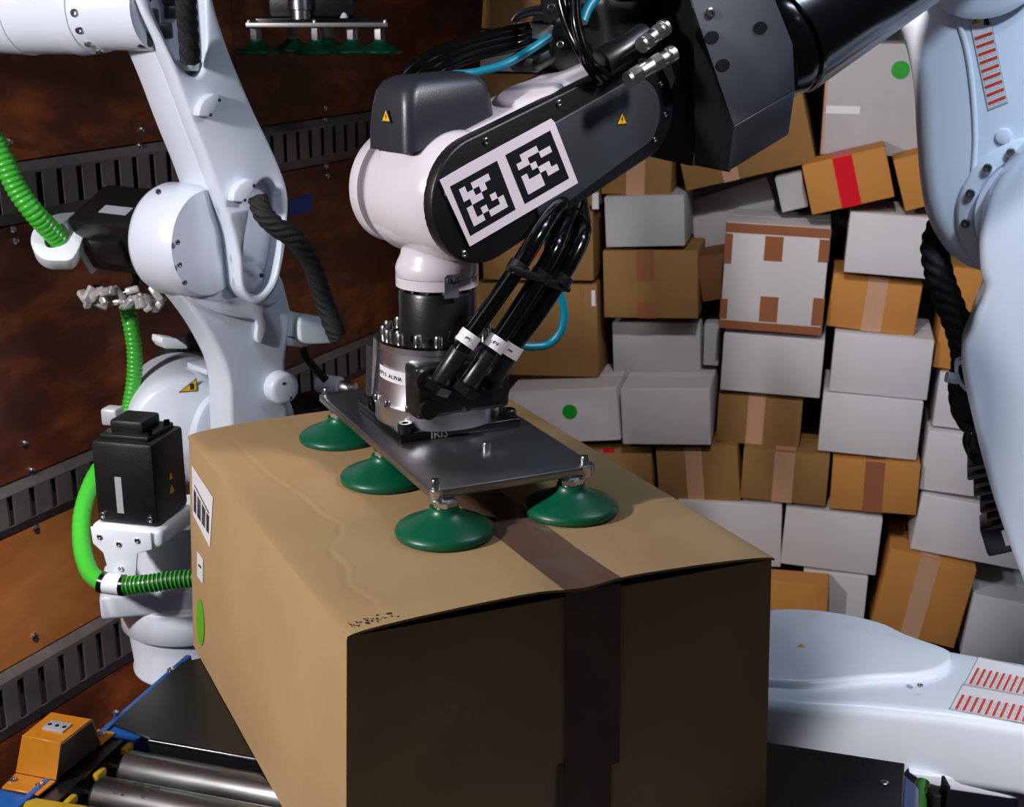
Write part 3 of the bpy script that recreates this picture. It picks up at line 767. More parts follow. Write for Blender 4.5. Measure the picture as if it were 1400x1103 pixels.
# ---- wrist casting
wr_ = MB()
wr_.lathe(Wc - n5 * .098 * KS, n5, [(r_ * KS, h_ * KS) for r_, h_ in [(.055, 0), (.070, .004), (.0755, .012), (.0755, .030), (.066, .031), (.066, .040), (.070, .041), (.078, .048), (.082, .060), (.082, .150), (.079, .178), (.074, .184)]], seg=64)
# shoulder block under the cap
wr_.box(Wc - dd * .006 - n5 * .002 + Z3 * .042, (.132, .093, .090), (dd, n5, Z3), bevel=.026, seg=5)
obj('wrist_housing', wr_, 'white_paint_pinklit', arm, 'glossy white wrist housing', sharp=50)
nk = MB()
zw = Wc.z
nk.lathe(V((AX.x, AX.y, 0)), Z3, [(r_ * KS, h_) for r_, h_ in [(.0545, zcol), (.0545, zcol + .014)]], seg=64)
nk.lathe(V((AX.x, AX.y, 0)), Z3, [(r_ * KS, h_) for r_, h_ in [(.0535, zcol + .0145), (.0545, zcol + .016), (.0545, zcol + .026), (.052, zcol + .034), (.048, zcol + .042), (.046, zcol + .052), (.048, zcol + .062), (.056, zcol + .078)]], seg=64)
obj('wrist_collar', nk, 'white_paint_pinklit', arm, sharp=50)
bolts(arm, [(V((AX.x + .050 * math.cos(a), AX.y + .050 * math.sin(a), zcol)), -Z3, .0035, .005) for a in [2 * math.pi * k / 14 for k in range(14)]], name='collar_bolt')
tb = MB(); ta = math.radians(-68); tr_ = V((math.cos(ta), math.sin(ta), 0)); tt_ = V((-tr_.y, tr_.x, 0))
tc_ = V((AX.x, AX.y, 0)) + tr_ * .0590
tb.prism([tc_ + tt_ * -.010 + Z3 * (zcol - .008), tc_ + tt_ * .010 + Z3 * (zcol - .008), tc_ + tt_ * .010 + Z3 * (zcol + .020), tc_ + tt_ * .007 + Z3 * (zcol + .024), tc_ + tt_ * -.007 + Z3 * (zcol + .024), tc_ + tt_ * -.010 + Z3 * (zcol + .020)], tr_ * .002)
obj('zero_mark_tab', tb, 'panel_grey', arm, 'small grey metal tab screwed on the collar')
bolts(arm, [(tc_ + tr_ * .002 + tt_ * x + Z3 * (zcol + .017), tr_, .0030, .002) for x in (-.005, .005)], name='tab_screw')
# dark ring on far disc: shade of the groove put in as colour
obj('groove_shade', MB().lathe(Wc - n5 * .0672 * KS, n5, [(.0692 * KS, 0), (.0692 * KS, .008)], seg=64), 'groove_shade_grey', arm)
# ---- black cap on top
cap = MB()
def cp(a, b, z): return Wc + (dd * a + n5 * b + Z3 * z) * KS
t = bmesh.new()
lay = [(0.058, .0), (0.085, .001), (0.110, .003), (0.128, .006), (0.140, .012), (0.1465, .022)]
rings = []
def rrect(a0, a1, b0, b1, r, z, tilt=0.0):
    out = []
    for (ca_, cb_, st_) in ((a1 - r, b1 - r, 0), (a0 + r, b1 - r, 90), (a0 + r, b0 + r, 180), (a1 - r, b0 + r, 270)):
        for k in range(7):
            an = math.radians(st_ + 15 * k); A = ca_ + r * math.cos(an); B = cb_ + r * math.sin(an)
            out.append(cp(A, B, z + tilt * (A - a0)))
    return out
cap_rings = [rrect(-.078 + i, .066 - i * 1.2, -.042 + i, .048 - i, .014 + i * .3, z, .09 * (1 - (z - .058) / .09) + .03) for z, i in lay]
for r_ in cap_rings: rings.append([t.verts.new(p) for p in r_])
for a_, b_ in zip(rings, rings[1:]):
    for i in range(len(a_)): t.faces.new((a_[i], a_[(i + 1) % len(a_)], b_[(i + 1) % len(a_)], b_[i]))
t.faces.new(rings[0][::-1]); t.faces.new(rings[-1]); bmesh.ops.recalc_face_normals(t, faces=t.faces)
cap.add(t)
obj('motor_cap', cap, 'cap_grey', arm, 'dark grey plastic cap on the wrist', sharp=50)
warn_triangle(arm, cp(-.0788, .006, .100), -n5 * -1, Z3, .020, -dd)
# ---- forearm
F1 = PP(868, 150, C0, n5)                              # far end of the cover on the cover plane
fv = F1 - C0; FL = fv.length; e1 = fv.normalized(); e2 = n5.cross(e1)
if e2.z < 0: e2 = -e2
def fp(a, b, c): return C0 + e1 * a + e2 * b + n5 * c
def stadium(r0, r1, x0, x1, c, n=26):
    out = []
    for k in range(n + 1):
        an = math.pi / 2 + math.pi * k / n; out.append(fp(x0 + r0 * math.cos(an), r0 * math.sin(an), c))
    for k in range(n + 1):
        an = -math.pi / 2 + math.pi * k / n; out.append(fp(x1 + r1 * math.cos(an), r1 * math.sin(an), c))
    return out
fb = MB()
fb.prism(stadium(.078, .071, 0, FL + .03, -.012), -n5 * .122, bevel=.026, seg=5)
fb.lathe(fp(FL * .55, .0, -.055), e2, [(.052, 0), (.052, .070), (.048, .078), (.040, .082)], seg=40)
fb.box(fp(FL * .52, .035, -.070), (.115, .06, .075), (e1, e2, n5), bevel=.022, seg=4)
obj('forearm', fb, 'white_paint_pinklit', arm, 'white forearm casting behind the black cover', sharp=50)
cv = MB(); cv.prism(stadium(.084, .073, 0, FL, -.014), n5 * .022, bevel=.004, seg=3)
obj('forearm_cover', cv, 'black_cast', arm, 'black side cover of the forearm', sharp=50)
cv2 = MB(); cv2.prism([fp(.08, .046, .0075)] + [fp(FL - .01 + .050 * math.cos(an), .050 * math.sin(an) - .002, .0075) for an in [math.pi / 2 - math.pi * k / 20 for k in range(21)]] + [fp(.08, -.070, .0075)], n5 * .004, bevel=.0015)
obj('cover_panel', cv2, 'cover_grey', arm, 'raised dark grey panel of the cover', sharp=50)
ed = MB(); ed.prism([fp(-.01, -.0795, -.016), fp(FL, -.0705, -.016), fp(FL, -.0705, .006), fp(-.01, -.0795, .006)], -e2 * .0015)
bs = []
for k, (px, py) in enumerate([(609, 263), (664, 193), (764, 141), (634, 347), (820, 110)]):
    bs.append((PP(px, py, fp(0, 0, .008), n5), n5, .0048, .003))
bolts(arm, bs, name='cover_screw')
bolts(arm, [(fp(FL + .055 * math.cos(a), .055 * math.sin(a), .008), n5, .004, .003) for a in (0.35, -0.5, -1.25)], name='cover_screw')
# tag sheet
def tpx(px, py, c): return PP(px, py, fp(0, 0, c), n5)
sheet_ = [tpx(601, 246, .0118), tpx(642, 222, .0118), tpx(753, 162, .0118), tpx(758, 167, .0118), tpx(790, 250, .0118), tpx(642, 337, .0118)]
ts = obj('tag_sheet', MB().prism(sheet_, n5 * .0006), 'tag_paper', arm, 'white sheet printed with two square black tags')
def taggrid(corners, rows):
    TLc, TRc, BRc, BLc = [V(c) for c in corners]
    def bil(u, v):
        a = TLc.lerp(TRc, u); b = BLc.lerp(BRc, u); return a.lerp(b, v)
    q = obj('tag_square', MB().prism([bil(0, 0), bil(1, 0), bil(1, 1), bil(0, 1)], n5 * .0003), 'tag_black', ts)
    mb = MB()
    for r, row in enumerate(rows):
        c = 0
        while c < 6:
            if row[c] == '1':
                c2 = c
                while c2 < 6 and row[c2] == '1': c2 += 1
                o_ = n5 * .0004
                mb.prism([bil((c + 1) / 8, (r + 1) / 8) + o_, bil((c2 + 1) / 8, (r + 1) / 8) + o_, bil((c2 + 1) / 8, (r + 2) / 8) + o_, bil((c + 1) / 8, (r + 2) / 8) + o_], n5 * .0002)
                c = c2
            else: c += 1
    obj('tag_cells', mb, 'tag_paper', q)
def tc2(x, y): return tpx(595 + x / 5.805, 155 + y / 5.805, .0126)
taggrid([tc2(118, 580), tc2(490, 375), tc2(638, 762), tc2(280, 972)], ['101110', '110100', '011000', '100010', '101001', '110111'])
taggrid([tc2(557, 330), tc2(912, 135), tc2(1062, 515), tc2(712, 718)], ['011100', '110011', '001000', '100110', '111011', '111000'])
warn_triangle(arm, tpx(850, 163, .0118), e1 * .9 - e2 * .35 if False else V((dd.x, dd.y, 0)), Z3, .021, n5)
# ---- bracket box: folded sheet metal housing round the elbow end
bn = V((.30, -.95, 0)).normalized()
B0 = PY(1003, 172, 1.95)
def bq(px, py, back=0.0): return PP(px, py, B0, bn) - bn * back
br = MB()
front = [bq(948, 12), bq(1003, 172), bq(1087, 123), bq(1084, 60), bq(1056, -10), bq(1050, -60), bq(930, -55)]
obj('bracket_panel', MB().prism(front, -bn * .004, bevel=.0012, seg=2), 'panel_grey', arm, 'dark grey front panel of the bracket')
low = [bq(1003, 173), bq(1087, 124), PP(1078, 184, B0, V((.30, -.80, -.5)).normalized()), PP(995, 235, B0, V((.30, -.80, -.5)).normalized())]
obj('bracket_panel', MB().prism(low, V((.0, .004, .002)), bevel=.0008, seg=1), 'panel_grey', arm, 'lower folded panel of the bracket')
ln_ = V((-.92, -.39, 0)).normalized()
side = [bq(948, 12), bq(1003, 172), PP(995, 235, B0, V((.30, -.80, -.5)).normalized()), PP(950, 226, bq(1003, 172, .05), V((-.7, -.7, 0)).normalized()), PP(954, 178, bq(1003, 172, .04), V((-.7, -.7, 0)).normalized()), PP(908, 27, bq(948, 12, .05), V((-.7, -.7, 0)).normalized()), PP(905, -60, bq(948, -40, .05), V((-.7, -.7, 0)).normalized()), bq(930, -55)]
t = bmesh.new(); vs = [t.verts.new(p) for p in side]
for i in range(1, len(vs) - 1): t.faces.new((vs[0], vs[i], vs[i + 1]))
r = bmesh.ops.extrude_face_region(t, geom=t.faces[:])
for v in [g for g in r['geom'] if isinstance(g, bmesh.types.BMVert)]: v.co += V((.004, .003, 0))
bmesh.ops.recalc_face_normals(t, faces=t.faces)
obj('bracket_side', MB().add(t), 'black_cast', arm, 'black side face of the bracket')
ub = MB(); ub.prism([PY(866, 209, 2.03), PY(946, 227, 2.03), PY(955, 180, 2.03), PY(940, 60, 2.03), PY(915, 130, 2.03)], V((.01, .012, .0)))
obj('bracket_gusset', ub, 'dark_grey_paint', arm)
body = MB()
body.prism([bq(955, 0, .008), bq(1005, 160, .008), bq(1078, 118, .008), bq(1050, -60, .008), bq(935, -60, .008)], -bn * .17, bevel=.01)
obj('bracket_core', body, 'black_cast', arm)
for (px, py, r_) in [(973, 51, .0085), (988, 89, .0085), (1039, 38, .0085)]:
    hol = MB(); p = bq(px, py, -.0008); hol.prism([p + (V((bn.y * -1, bn.x, 0)) * math.cos(a) * r_ * 1.25 + Z3 * math.sin(a) * r_) for a in [2 * math.pi * k / 20 for k in range(20)]], bn * .0006)
    obj('bracket_slot', hol, 'tag_black', arm)
bolts(arm, [(bq(970, 18), bn, .0075, .004)], name='bracket_bolt')
# ---- long black cylinder to the elbow
Ca = PY(1052, 62, 2.11); Cb = PY(1404, -180, 2.36)
cax = (Cb - Ca).normalized()
cyl_ = MB(); LL = (Cb - Ca).length
cyl_.lathe(Ca, cax, [(.080, -.02), (.088, .0), (.088, .012), (.084, .014), (.084, .020), (.090, .022), (.090, .030), (.086, .033), (.086, LL)], seg=64)
obj('upper_tube', cyl_, 'black_gloss', arm, 'glossy black tube from the bracket up to the elbow', sharp=50)
cw = MB(); cw.lathe(Ca + V((.018, .055, -.022)), cax, [(.076, .03), (.076, LL)], seg=48)
obj('inner_tube', cw, 'white_paint_bluelit', arm)
# elbow block outside the frame joining tube and column
ecol = MB()
N2 = V((-.34, -.94, 0)).normalized()
R0 = PY(1330, 250, 2.42)
def rq(px, py, back=0.0): return PP(px, py, R0, N2) - N2 * back
out1 = [(1222, 20), (1238, 70), (1247, 120), (1252, 200), (1257, 255), (1266, 298), (1283, 333), (1305, 358), (1332, 372), (1372, 377), (1420, 368), (1462, 320), (1478, 240), (1478, 100), (1470, -60), (1440, -130), (1380, -160), (1290, -150), (1225, -110), (1212, -40)]
ecol.prism(smooth([rq(x, y) for x, y in out1], 4), -N2 * .17, bevel=.035, seg=6)
ecol.lathe(rq(1345, -70, -.03), N2 * -1, [(.10, 0), (.115, .01), (.115, .22), (.10, .23)], seg=48)
obj('upper_link', ecol, 'white_paint_bluelit', arm, 'white upper link with a red striped sticker', sharp=50)
rib = MB()
rb_ = [(1308, 22), (1322, 70), (1330, 130), (1333, 190), (1330, 235)]
rib.tube([rq(x, y, .001) for x, y in rb_], (.006, .005), seg=10)
obj('cast_rib', rib, 'white_paint_bluelit', arm)
# joint ring
jc = rq(1418, 292)
jr = MB(); jr.lathe(jc + N2 * -.004, N2, [(.136, 0), (.136, .010), (.130, .016), (.108, .018), (.104, .012), (.104, .040), (.08, .040)], seg=72)
obj('joint_ring', jr, 'white_paint_bluelit', arm, sharp=50)
xr_ = V((-N2.y, N2.x, 0)); xr_ = xr_ if xr_.x > 0 else -xr_
bolts(arm, [(jc + (xr_ * math.cos(a) + Z3 * math.sin(a)) * .119 + N2 * .016, N2, .0085, .008) for a in [math.radians(k) for k in (97, 117, 139, 164, 190)]], name='joint_bolt')
# lower link
N3 = V((-.30, -.954, 0)).normalized()
R1 = PY(1380, 500, 2.27)
def r3(px, py, back=0.0): return PP(px, py, R1, N3) - N3 * back
out2 = [(1425, 188), (1400, 208), (1374, 238), (1352, 273), (1340, 322), (1341, 370), (1347, 392), (1342, 412), (1333, 432), (1326, 455), (1316, 478), (1315, 505), (1323, 545), (1336, 600), (1353, 665), (1376, 735), (1402, 805), (1420, 860), (1430, 905), (1560, 930), (1580, 700), (1570, 400), (1540, 260), (1490, 200)]
l2_ = MB(); l2_.prism(smooth([r3(x, y) for x, y in out2], 4), -N3 * .15, bevel=.04, seg=7)
obj('lower_link', l2_, 'white_paint_bluelit', arm, 'white lower link standing on the mounting arm', sharp=50)
# red striped sticker on the upper link
def stripes(parent, P4, n, nrm, head=.30, label='long white sticker with red stripes', su=(.06, .94), tri=True):
    TLc, TRc, BRc, BLc = P4
    def bil(u, v, o=0.0): return TLc.lerp(TRc, u).lerp(BLc.lerp(BRc, u), v) + nrm * o
    st = obj('warning_label', MB().prism([bil(0, 0), bil(1, 0), bil(1, 1), bil(0, 1)], nrm * .0005), 'label_white', parent, label)
    bd = MB()
    for (u0, u1, v0_, v1) in [(0, 1, 0, .008), (0, 1, .992, 1), (0, .03, 0, 1), (.97, 1, 0, 1)]:
        bd.prism([bil(u0, v0_, .0006), bil(u1, v0_, .0006), bil(u1, v1, .0006), bil(u0, v1, .0006)], nrm * .0002)
    obj('label_border', bd, 'grey_print', st)
    rs = MB(); gs = MB()
    for i in range(n):
        v = head + (1 - head) * (i + .05) / n; dv = (1 - head) / n
        rs.prism([bil(su[0], v, .0006), bil(su[1], v, .0006), bil(su[1], v + dv * .38, .0006), bil(su[0], v + dv * .38, .0006)], nrm * .0003)
        for k in range(2):
            vv = v + dv * (.48 + .24 * k)
            c = su[0]
            while c < su[1] - .08:
                L_ = rnd.uniform(.06, .2)
                gs.prism([bil(c, vv, .0006), bil(min(su[1], c + L_), vv, .0006), bil(min(su[1], c + L_), vv + dv * .10, .0006), bil(c, vv + dv * .10, .0006)], nrm * .0002)
                c += L_ + .04
    obj('label_stripes', rs, 'red_print', st, 'red stripes'); obj('label_print', gs, 'grey_print', st)
    if tri:
        t1 = [bil(.08, .165, .0007), bil(.50, .165, .0007), bil(.28, .045, .0007)]
        obj('label_triangle', MB().prism(t1, nrm * .0003), 'warning_yellow', st)
        t2_ = [bil(.27, .15, .0011), bil(.31, .15, .0011), bil(.31, .08, .0011), bil(.27, .08, .0011)]
        obj('label_symbol', MB().prism(t2_, nrm * .0002), 'label_ink', st)
        t3_ = [bil(.62, .20, .0007), bil(.92, .22, .0007), bil(.88, .12, .0007), bil(.78, .07, .0007), bil(.70, .12, .0007)]
        obj('label_symbol', MB().prism(t3_, nrm * .0003), 'label_ink', st)
    return st
stripes(arm, [rq(1322, 12, -.0008), rq(1350, 3, -.0008), rq(1378, 140, -.0008), rq(1351, 151, -.0008)], 9, N2, head=.28)
# cast bosses
obj('cast_boss', MB().lathe(rq(1372, 186), N2, [(.014, 0), (.013, .005), (.011, .006)], seg=24), 'white_paint_bluelit', arm)
# elbow motor pieces seen between the forearm and the bracket
ca_ = PY(822, 88, 1.90); cb_ = PY(884, 50, 1.94)
mm = MB(); mm.cyl(ca_, cb_, .021, seg=32, bev=.003); obj('cable_plug', mm, 'black_satin', arm, 'black round plug beside the bracket')
def connector(a, b, name='connector'):
    d = (b - a); L_ = d.length; d.normalize()
    f = MB(); f.lathe(a, d, [(.0125, 0), (.0125, L_ * .22), (.009, L_ * .24), (.009, L_ * .5), (.0125, L_ * .52), (.0125, L_ * .72), (.010, L_ * .74), (.010, L_ * .85), (.012, L_ * .86), (.012, L_)], seg=6)
    f.lathe(a, d, [(.0105, -.006), (.0105, L_ * .3), (.0098, L_ * .9), (.0118, L_ * .92), (.0118, L_ * 1.04)], seg=24)
    obj(name, f, 'nickel', arm, 'nickel plated cable connector')
connector(PY(862, 107, 1.85), PY(918, 74, 1.89)); connector(PY(880, 60, 1.87), PY(908, 38, 1.90))
hb = MB(); hb.box(PY(850, 20, 2.07), (.19, .15, .13), (e1, n5, e2), bevel=.02, seg=3)
hb.lathe(PY(775, 55, 2.03), n5, [(.05, -.03), (.058, -.02), (.058, .03), (.05, .035)], seg=40)
obj('elbow_motor', hb, 'black_cast', arm)
# dark panel between plug and forearm
# manifold with a lever above the forearm
mf = MB(); a_ = PY(722, 42, 1.98); b_ = PY(786, 50, 2.02); dv = (b_ - a_).normalized()
mf.box((a_ + b_) / 2, ((b_ - a_).length + .02, .05, .022), (dv, Z3.cross(dv).normalized(), Z3), bevel=.002)
obj('hose_block', mf, 'plate_edge', arm, 'pale metal hose block above the forearm')
mf = MB(); mf.box(PY(745, 72, 2.00), (.10, .06, .026), (e1, n5, e2), bevel=.010); obj('valve_body', mf, 'black_satin', arm)
lv = MB(); lv.tube(path([(702, 30, 1.84), (712, 20, 1.84), (735, 14, 1.84), (752, 14, 1.845), (764, 8, 1.85)]), (.005, .011), seg=12, flat=.6)
lv.cyl(PY(756, 12, 1.93), PY(756, 12, 1.97), .015, seg=24)
obj('clamp_lever', lv, 'black_satin', arm, 'black lever on the hose block')
bolts(arm, [(PY(754, 11, 1.93), V((0, -1, 0)), .006, .002), (PY(766, 61, 1.96), V((0, -1, .2)), .005, .002), (PY(819, 112, 1.90), V((.2, -1, .2)), .005, .003)], name='block_screw')
# cables of the arm
def cable(label, spec, r, m='black_hose', cat='cable', name='cable', group=None, spiral=0, ribs=0, rib=0, seg=14):
    P = path(spec); mb = MB(); mb.tube(P, r, seg=seg, sub=28 if spiral else 7, spiral=spiral, ribs=ribs, rib=rib)
    o = obj(name, mb, m, sharp=60, loc=P[0]); return tag(o, label, cat, group)
cable('thick black cable arching down over the bracket side from the top edge', [(765, -40, 1.80), (768, 0, 1.79), (780, 40, 1.78), (800, 80, 1.77), (820, 108, 1.80)], .0085)
cable('second thick black cable looping beside the plug', [(786, -40, 1.79), (786, 0, 1.78), (790, 40, 1.77), (805, 82, 1.765), (830, 104, 1.79)], .0075)
cable('dark cable crossing above the nickel connectors', [(960, -35, 1.86), (900, -15, 1.84), (850, -8, 1.82), (815, -22, 1.82)], .010)
for i, (dy, dz) in enumerate([(0, 0), (9, .012), (18, .024)]):
    cable(['uppermost glossy black hose running over the wrist cap', 'middle glossy black hose running over the wrist cap', 'lowest glossy black hose running over the wrist cap'][i],
          [(548 + i * 10, 118 + dy, 1.80), (560 + i * 9, 98 + dy, 1.80), (595 + i * 6, 74 + dy, 1.81), (650, 56 + dy, 1.83), (705, 43 + dy, 1.85), (740, 38 + dy * .6, 1.88)], .0100, cat='hose', name='vacuum_hose')
cable('cyan air tube running under the black hoses to the metal block', [(620, 102, 1.80), (650, 99, 1.81), (690, 88, 1.82), (725, 68, 1.84), (752, 50, 1.86)], .0060, 'cyan_tube', 'tube', 'air_tube')
cable('short cyan tube among the dark cables at the top edge', [(796, 30, 1.80), (803, 12, 1.81), (815, -4, 1.82), (828, -20, 1.83)], .0075, 'cyan_tube', 'tube', 'air_tube')
cable('black cable under the tag sheet where the hoses rise', [(700, 300, 1.90), (735, 305, 1.88), (765, 290, 1.86), (790, 262, 1.86)], .012)
cable('thin black cord dangling beside the hose bundle', [(797, 252, 1.80), (800, 270, 1.80), (792, 290, 1.80), (797, 308, 1.79)], .002)
# right side cables
DY = 0.0
cable('thick black braided cable hanging left of the white lower link', [(1290, 300, 2.55), (1278, 335, 2.50), (1284, 375, 2.47), (1298, 415, 2.45), (1313, 455, 2.43), (1320, 492, 2.42), (1316, 530, 2.42), (1322, 565, 2.42), (1345, 590, 2.42)], .025, 'black_fabric', 'cable', 'braided_cable', spiral=6, seg=40)
cr = MB(); cr.tube(path([(1294, 515, 2.38), (1310, 518, 2.38)]), .010, seg=14)
pts = smooth([r3(x, y, .08) for x, y in [(1306, 512), (1318, 508), (1345, 512), (1345, 565), (1330, 558), (1314, 545), (1306, 528)]], 5)
ins = smooth([r3(x, y, .08) for x, y in [(1311, 516), (1320, 513), (1343, 516), (1343, 556), (1330, 551), (1317, 541), (1311, 528)]], 5)
cr.prism(pts, -N3 * .03, holes=[ins], bevel=0)
obj('cable_guide', cr, 'white_plastic', arm, 'white loop bracket guiding the braided cable')
mo = MB(); d_ = (r3(1385, 770, .1) - r3(1345, 640, .1)).normalized(); s_ = d_.cross(N3)
for k in range(8):
    mo.box(r3(1358 + k * 4.4, 642 + k * 11.5, .08), (.090 + .012 * (k % 2), .10, .0085), (s_, N3, d_), bevel=.004)
mo.tube([r3(1334, 605, .1), r3(1327, 625, .1), r3(1334, 645, .1)], .014)
obj('finned_connector', mo, 'black_satin', arm, 'black finned connector behind the lower link')
mo = MB(); mo.box(r3(1386, 745, .08), (.105, .08, .060), (s_, N3, d_), bevel=.006); q_ = obj('connector_box', mo, 'black_satin', arm)
mo = MB(); mo.box(r3(1383, 744, .038), (.026, .003, .030), (s_, N3, d_)); obj('paper_label', mo, 'label_white', q_)
cable('thin black wire looping beside the finned connector', [(1345, 578, 2.36), (1330, 590, 2.35), (1326, 612, 2.35), (1334, 632, 2.36)], .004)

# ---- horizontal white mounting arm at lower right
AZT = 0.872
hz = thing('mounting_arm', 'broad flat white casting lying behind the conveyor end, carrying the right robot', 'robot base', PZ(1250, 1000, AZT))
def hp(px, py, z=AZT): return PZ(px, py, z)
topo = [(1000, 950), (1100, 962), (1180, 966), (1290, 977), (1400, 992), (1600, 1030), (1600, 950), (1400, 903), (1330, 891), (1250, 877), (1195, 868), (1100, 858), (1000, 858)]
ha = MB(); ha.prism([hp(x, y) for x, y in topo], Z3 * -.134, bevel=.022, seg=5)
obj('arm_casting', ha, 'white_paint_bluelit', hz, 'white flat casting with a bright front face', sharp=50)
dome = smooth([hp(x, y, AZT - .01) for x, y in [(930, 905), (960, 935), (1040, 946), (1110, 949), (1190, 942), (1260, 938), (1294, 925), (1300, 912), (1290, 902), (1240, 884), (1200, 866), (1130, 851), (1060, 848), (980, 860)]], 4)
hd = MB(); hd.prism(dome, Z3 * .026, bevel=.009, seg=4)
obj('cover_dome', hd, 'white_paint_bluelit', hz, 'raised oval cover on the white casting', sharp=50)
def hpatch(pts, z, m, name, parent, label=None):
    return obj(name, MB().prism([hp(x, y, z) for x, y in pts], Z3 * .0005), m, parent, label)
hpatch([(1090, 884), (1101, 885), (1095, 880)], AZT + .0165, 'warning_yellow', 'warning_sticker', hz, 'tiny yellow triangle')
zz = AZT + .0006
stripes(hz, [hp(1318, 936, zz), hp(1338, 898, zz), hp(1440, 920, zz), hp(1424, 956, zz)], 11, Z3, head=.05, label='upper red striped warning label', su=(.05, .62), tri=False)
stripes(hz, [hp(1298, 970, zz), hp(1316, 936, zz), hp(1430, 957, zz), hp(1416, 992, zz)], 11, Z3, head=.05, label='lower red striped warning label', su=(.05, .62), tri=False)
bolts(hz, [(hp(1258, 937, AZT + .018), Z3, .005, .002)], name='cover_screw')
ul = MB()
ul.prism([PY(x, y, 1.96) for x, y in [(1242, 1056), (1312, 1064), (1316, 1070), (1372, 1084), (1380, 1072), (1440, 1078), (1440, 1092), (1380, 1092), (1300, 1080), (1262, 1070)]], V((0.02, .1, 0)), bevel=.003)
obj('lower_lip', ul, 'white_paint_bluelit', hz, sharp=50)
# pedestal under the arm
obj('pedestal', MB().cyl(PZ(1500, 960, AZT - .20) * 1, V((PZ(1500, 960, AZT - .20).x, PZ(1500, 960, AZT - .20).y, 0)), .12, seg=40), 'white_paint_bluelit', hz)

# ================================================================== CONVEYOR
CZT = ZB - .002
cL = PZ(262, 893, CZT); cR = PZ(1237, 1043, CZT); cF = PZ(131, 985, CZT)
cw_ = V((cR.x - cL.x, cR.y - cL.y, 0)); CWD = cw_.length; cw_.normalize(); ca2 = -Z3.cross(cw_)   # towards the camera
def cq(wd, s, z=0.0): return V((cL.x, cL.y, CZT + z)) + cw_ * wd + ca2 * s
SLL = (cF - cL).dot(ca2)
conv = thing('roller_conveyor', 'roller conveyor with black end plate and blue side frames under the big box', 'conveyor', (cq(CWD / 2, .4).x, cq(CWD / 2, .4).y, 0))
ep = MB()
ep.prism([cq(.0, .03), cq(.03, 0), cq(CWD, 0), cq(CWD, SLL + .02), cq(.075, SLL + .02), cq(.0, SLL)], Z3 * -.004, bevel=.0012, seg=1)
ep.prism([cq(.075, SLL + .02), cq(CWD, SLL + .02), cq(CWD, SLL + .024, -.004), cq(.075, SLL + .024, -.004)], Z3 * -.03)
obj('end_plate', ep, 'black_plate', conv, 'black sheet metal end plate')
lp_ = MB(); lp_.cyl(cq(.075, SLL + .021, -.003), cq(CWD - .01, SLL + .021, -.003), .004, seg=10); obj('plate_fold', lp_, 'black_gloss', conv)
bolts(conv, [(PZ(157, 975, CZT), Z3, .006, .003), (PZ(234, 916, CZT), Z3, .006, .003), (PZ(1209, 1071, CZT), Z3, .006, .003), (cq(CWD * .5, .03), Z3, .006, .003)], name='plate_screw')
# side frames (blue C sections)
SF = 0.95
for side_, nm in ((0, 'left'), (1, 'right')):
    f = MB()
    if side_ == 0:
        for (a, b) in ((-.010, .0),):
            f.prism([cq(-.010, .0, -.003), cq(0.0, 0, -.003), cq(0.0, SF, -.003), cq(-.010, SF, -.003)], Z3 * -.12, bevel=.002)
        f.prism([cq(-.010, SLL - .004, -.007), cq(.058, SLL - .004, -.007), cq(.050, SLL + .022, -.007), cq(-.010, SLL + .022, -.007)], Z3 * -.005)
    else:
        f.prism([cq(CWD + .001, .012, -.012), cq(CWD + .016, .012, -.022), cq(CWD + .022, .012, -.030), cq(CWD + .022, .012, -.14), cq(CWD + .001, .012, -.14)], ca2 * SF, bevel=.003)
    obj('side_frame', f, 'blue_paint', conv, 'blue painted side frame')
f = MB(); f.prism([cq(-.009, SLL + .026, -.010), cq(.036, SLL + .026, -.010), cq(.036, SF, -.010), cq(-.009, SF, -.010)], Z3 * -.006); obj('frame_flange', f, 'black_plate', conv)
f = MB(); f.prism([cq(.030, SLL + .026, -.006), cq(.036, SLL + .026, -.006), cq(.036, SF, -.006), cq(.030, SF, -.006)], Z3 * -.07); obj('inner_rail', f, 'black_plate', conv)
f = MB(); f.prism([cq(CWD - .03, SLL + .026, -.006), cq(CWD - .02, SLL + .026, -.006), cq(CWD - .02, SF, -.006), cq(CWD - .03, SF, -.006)], Z3 * -.07); obj('inner_rail', f, 'black_plate', conv)
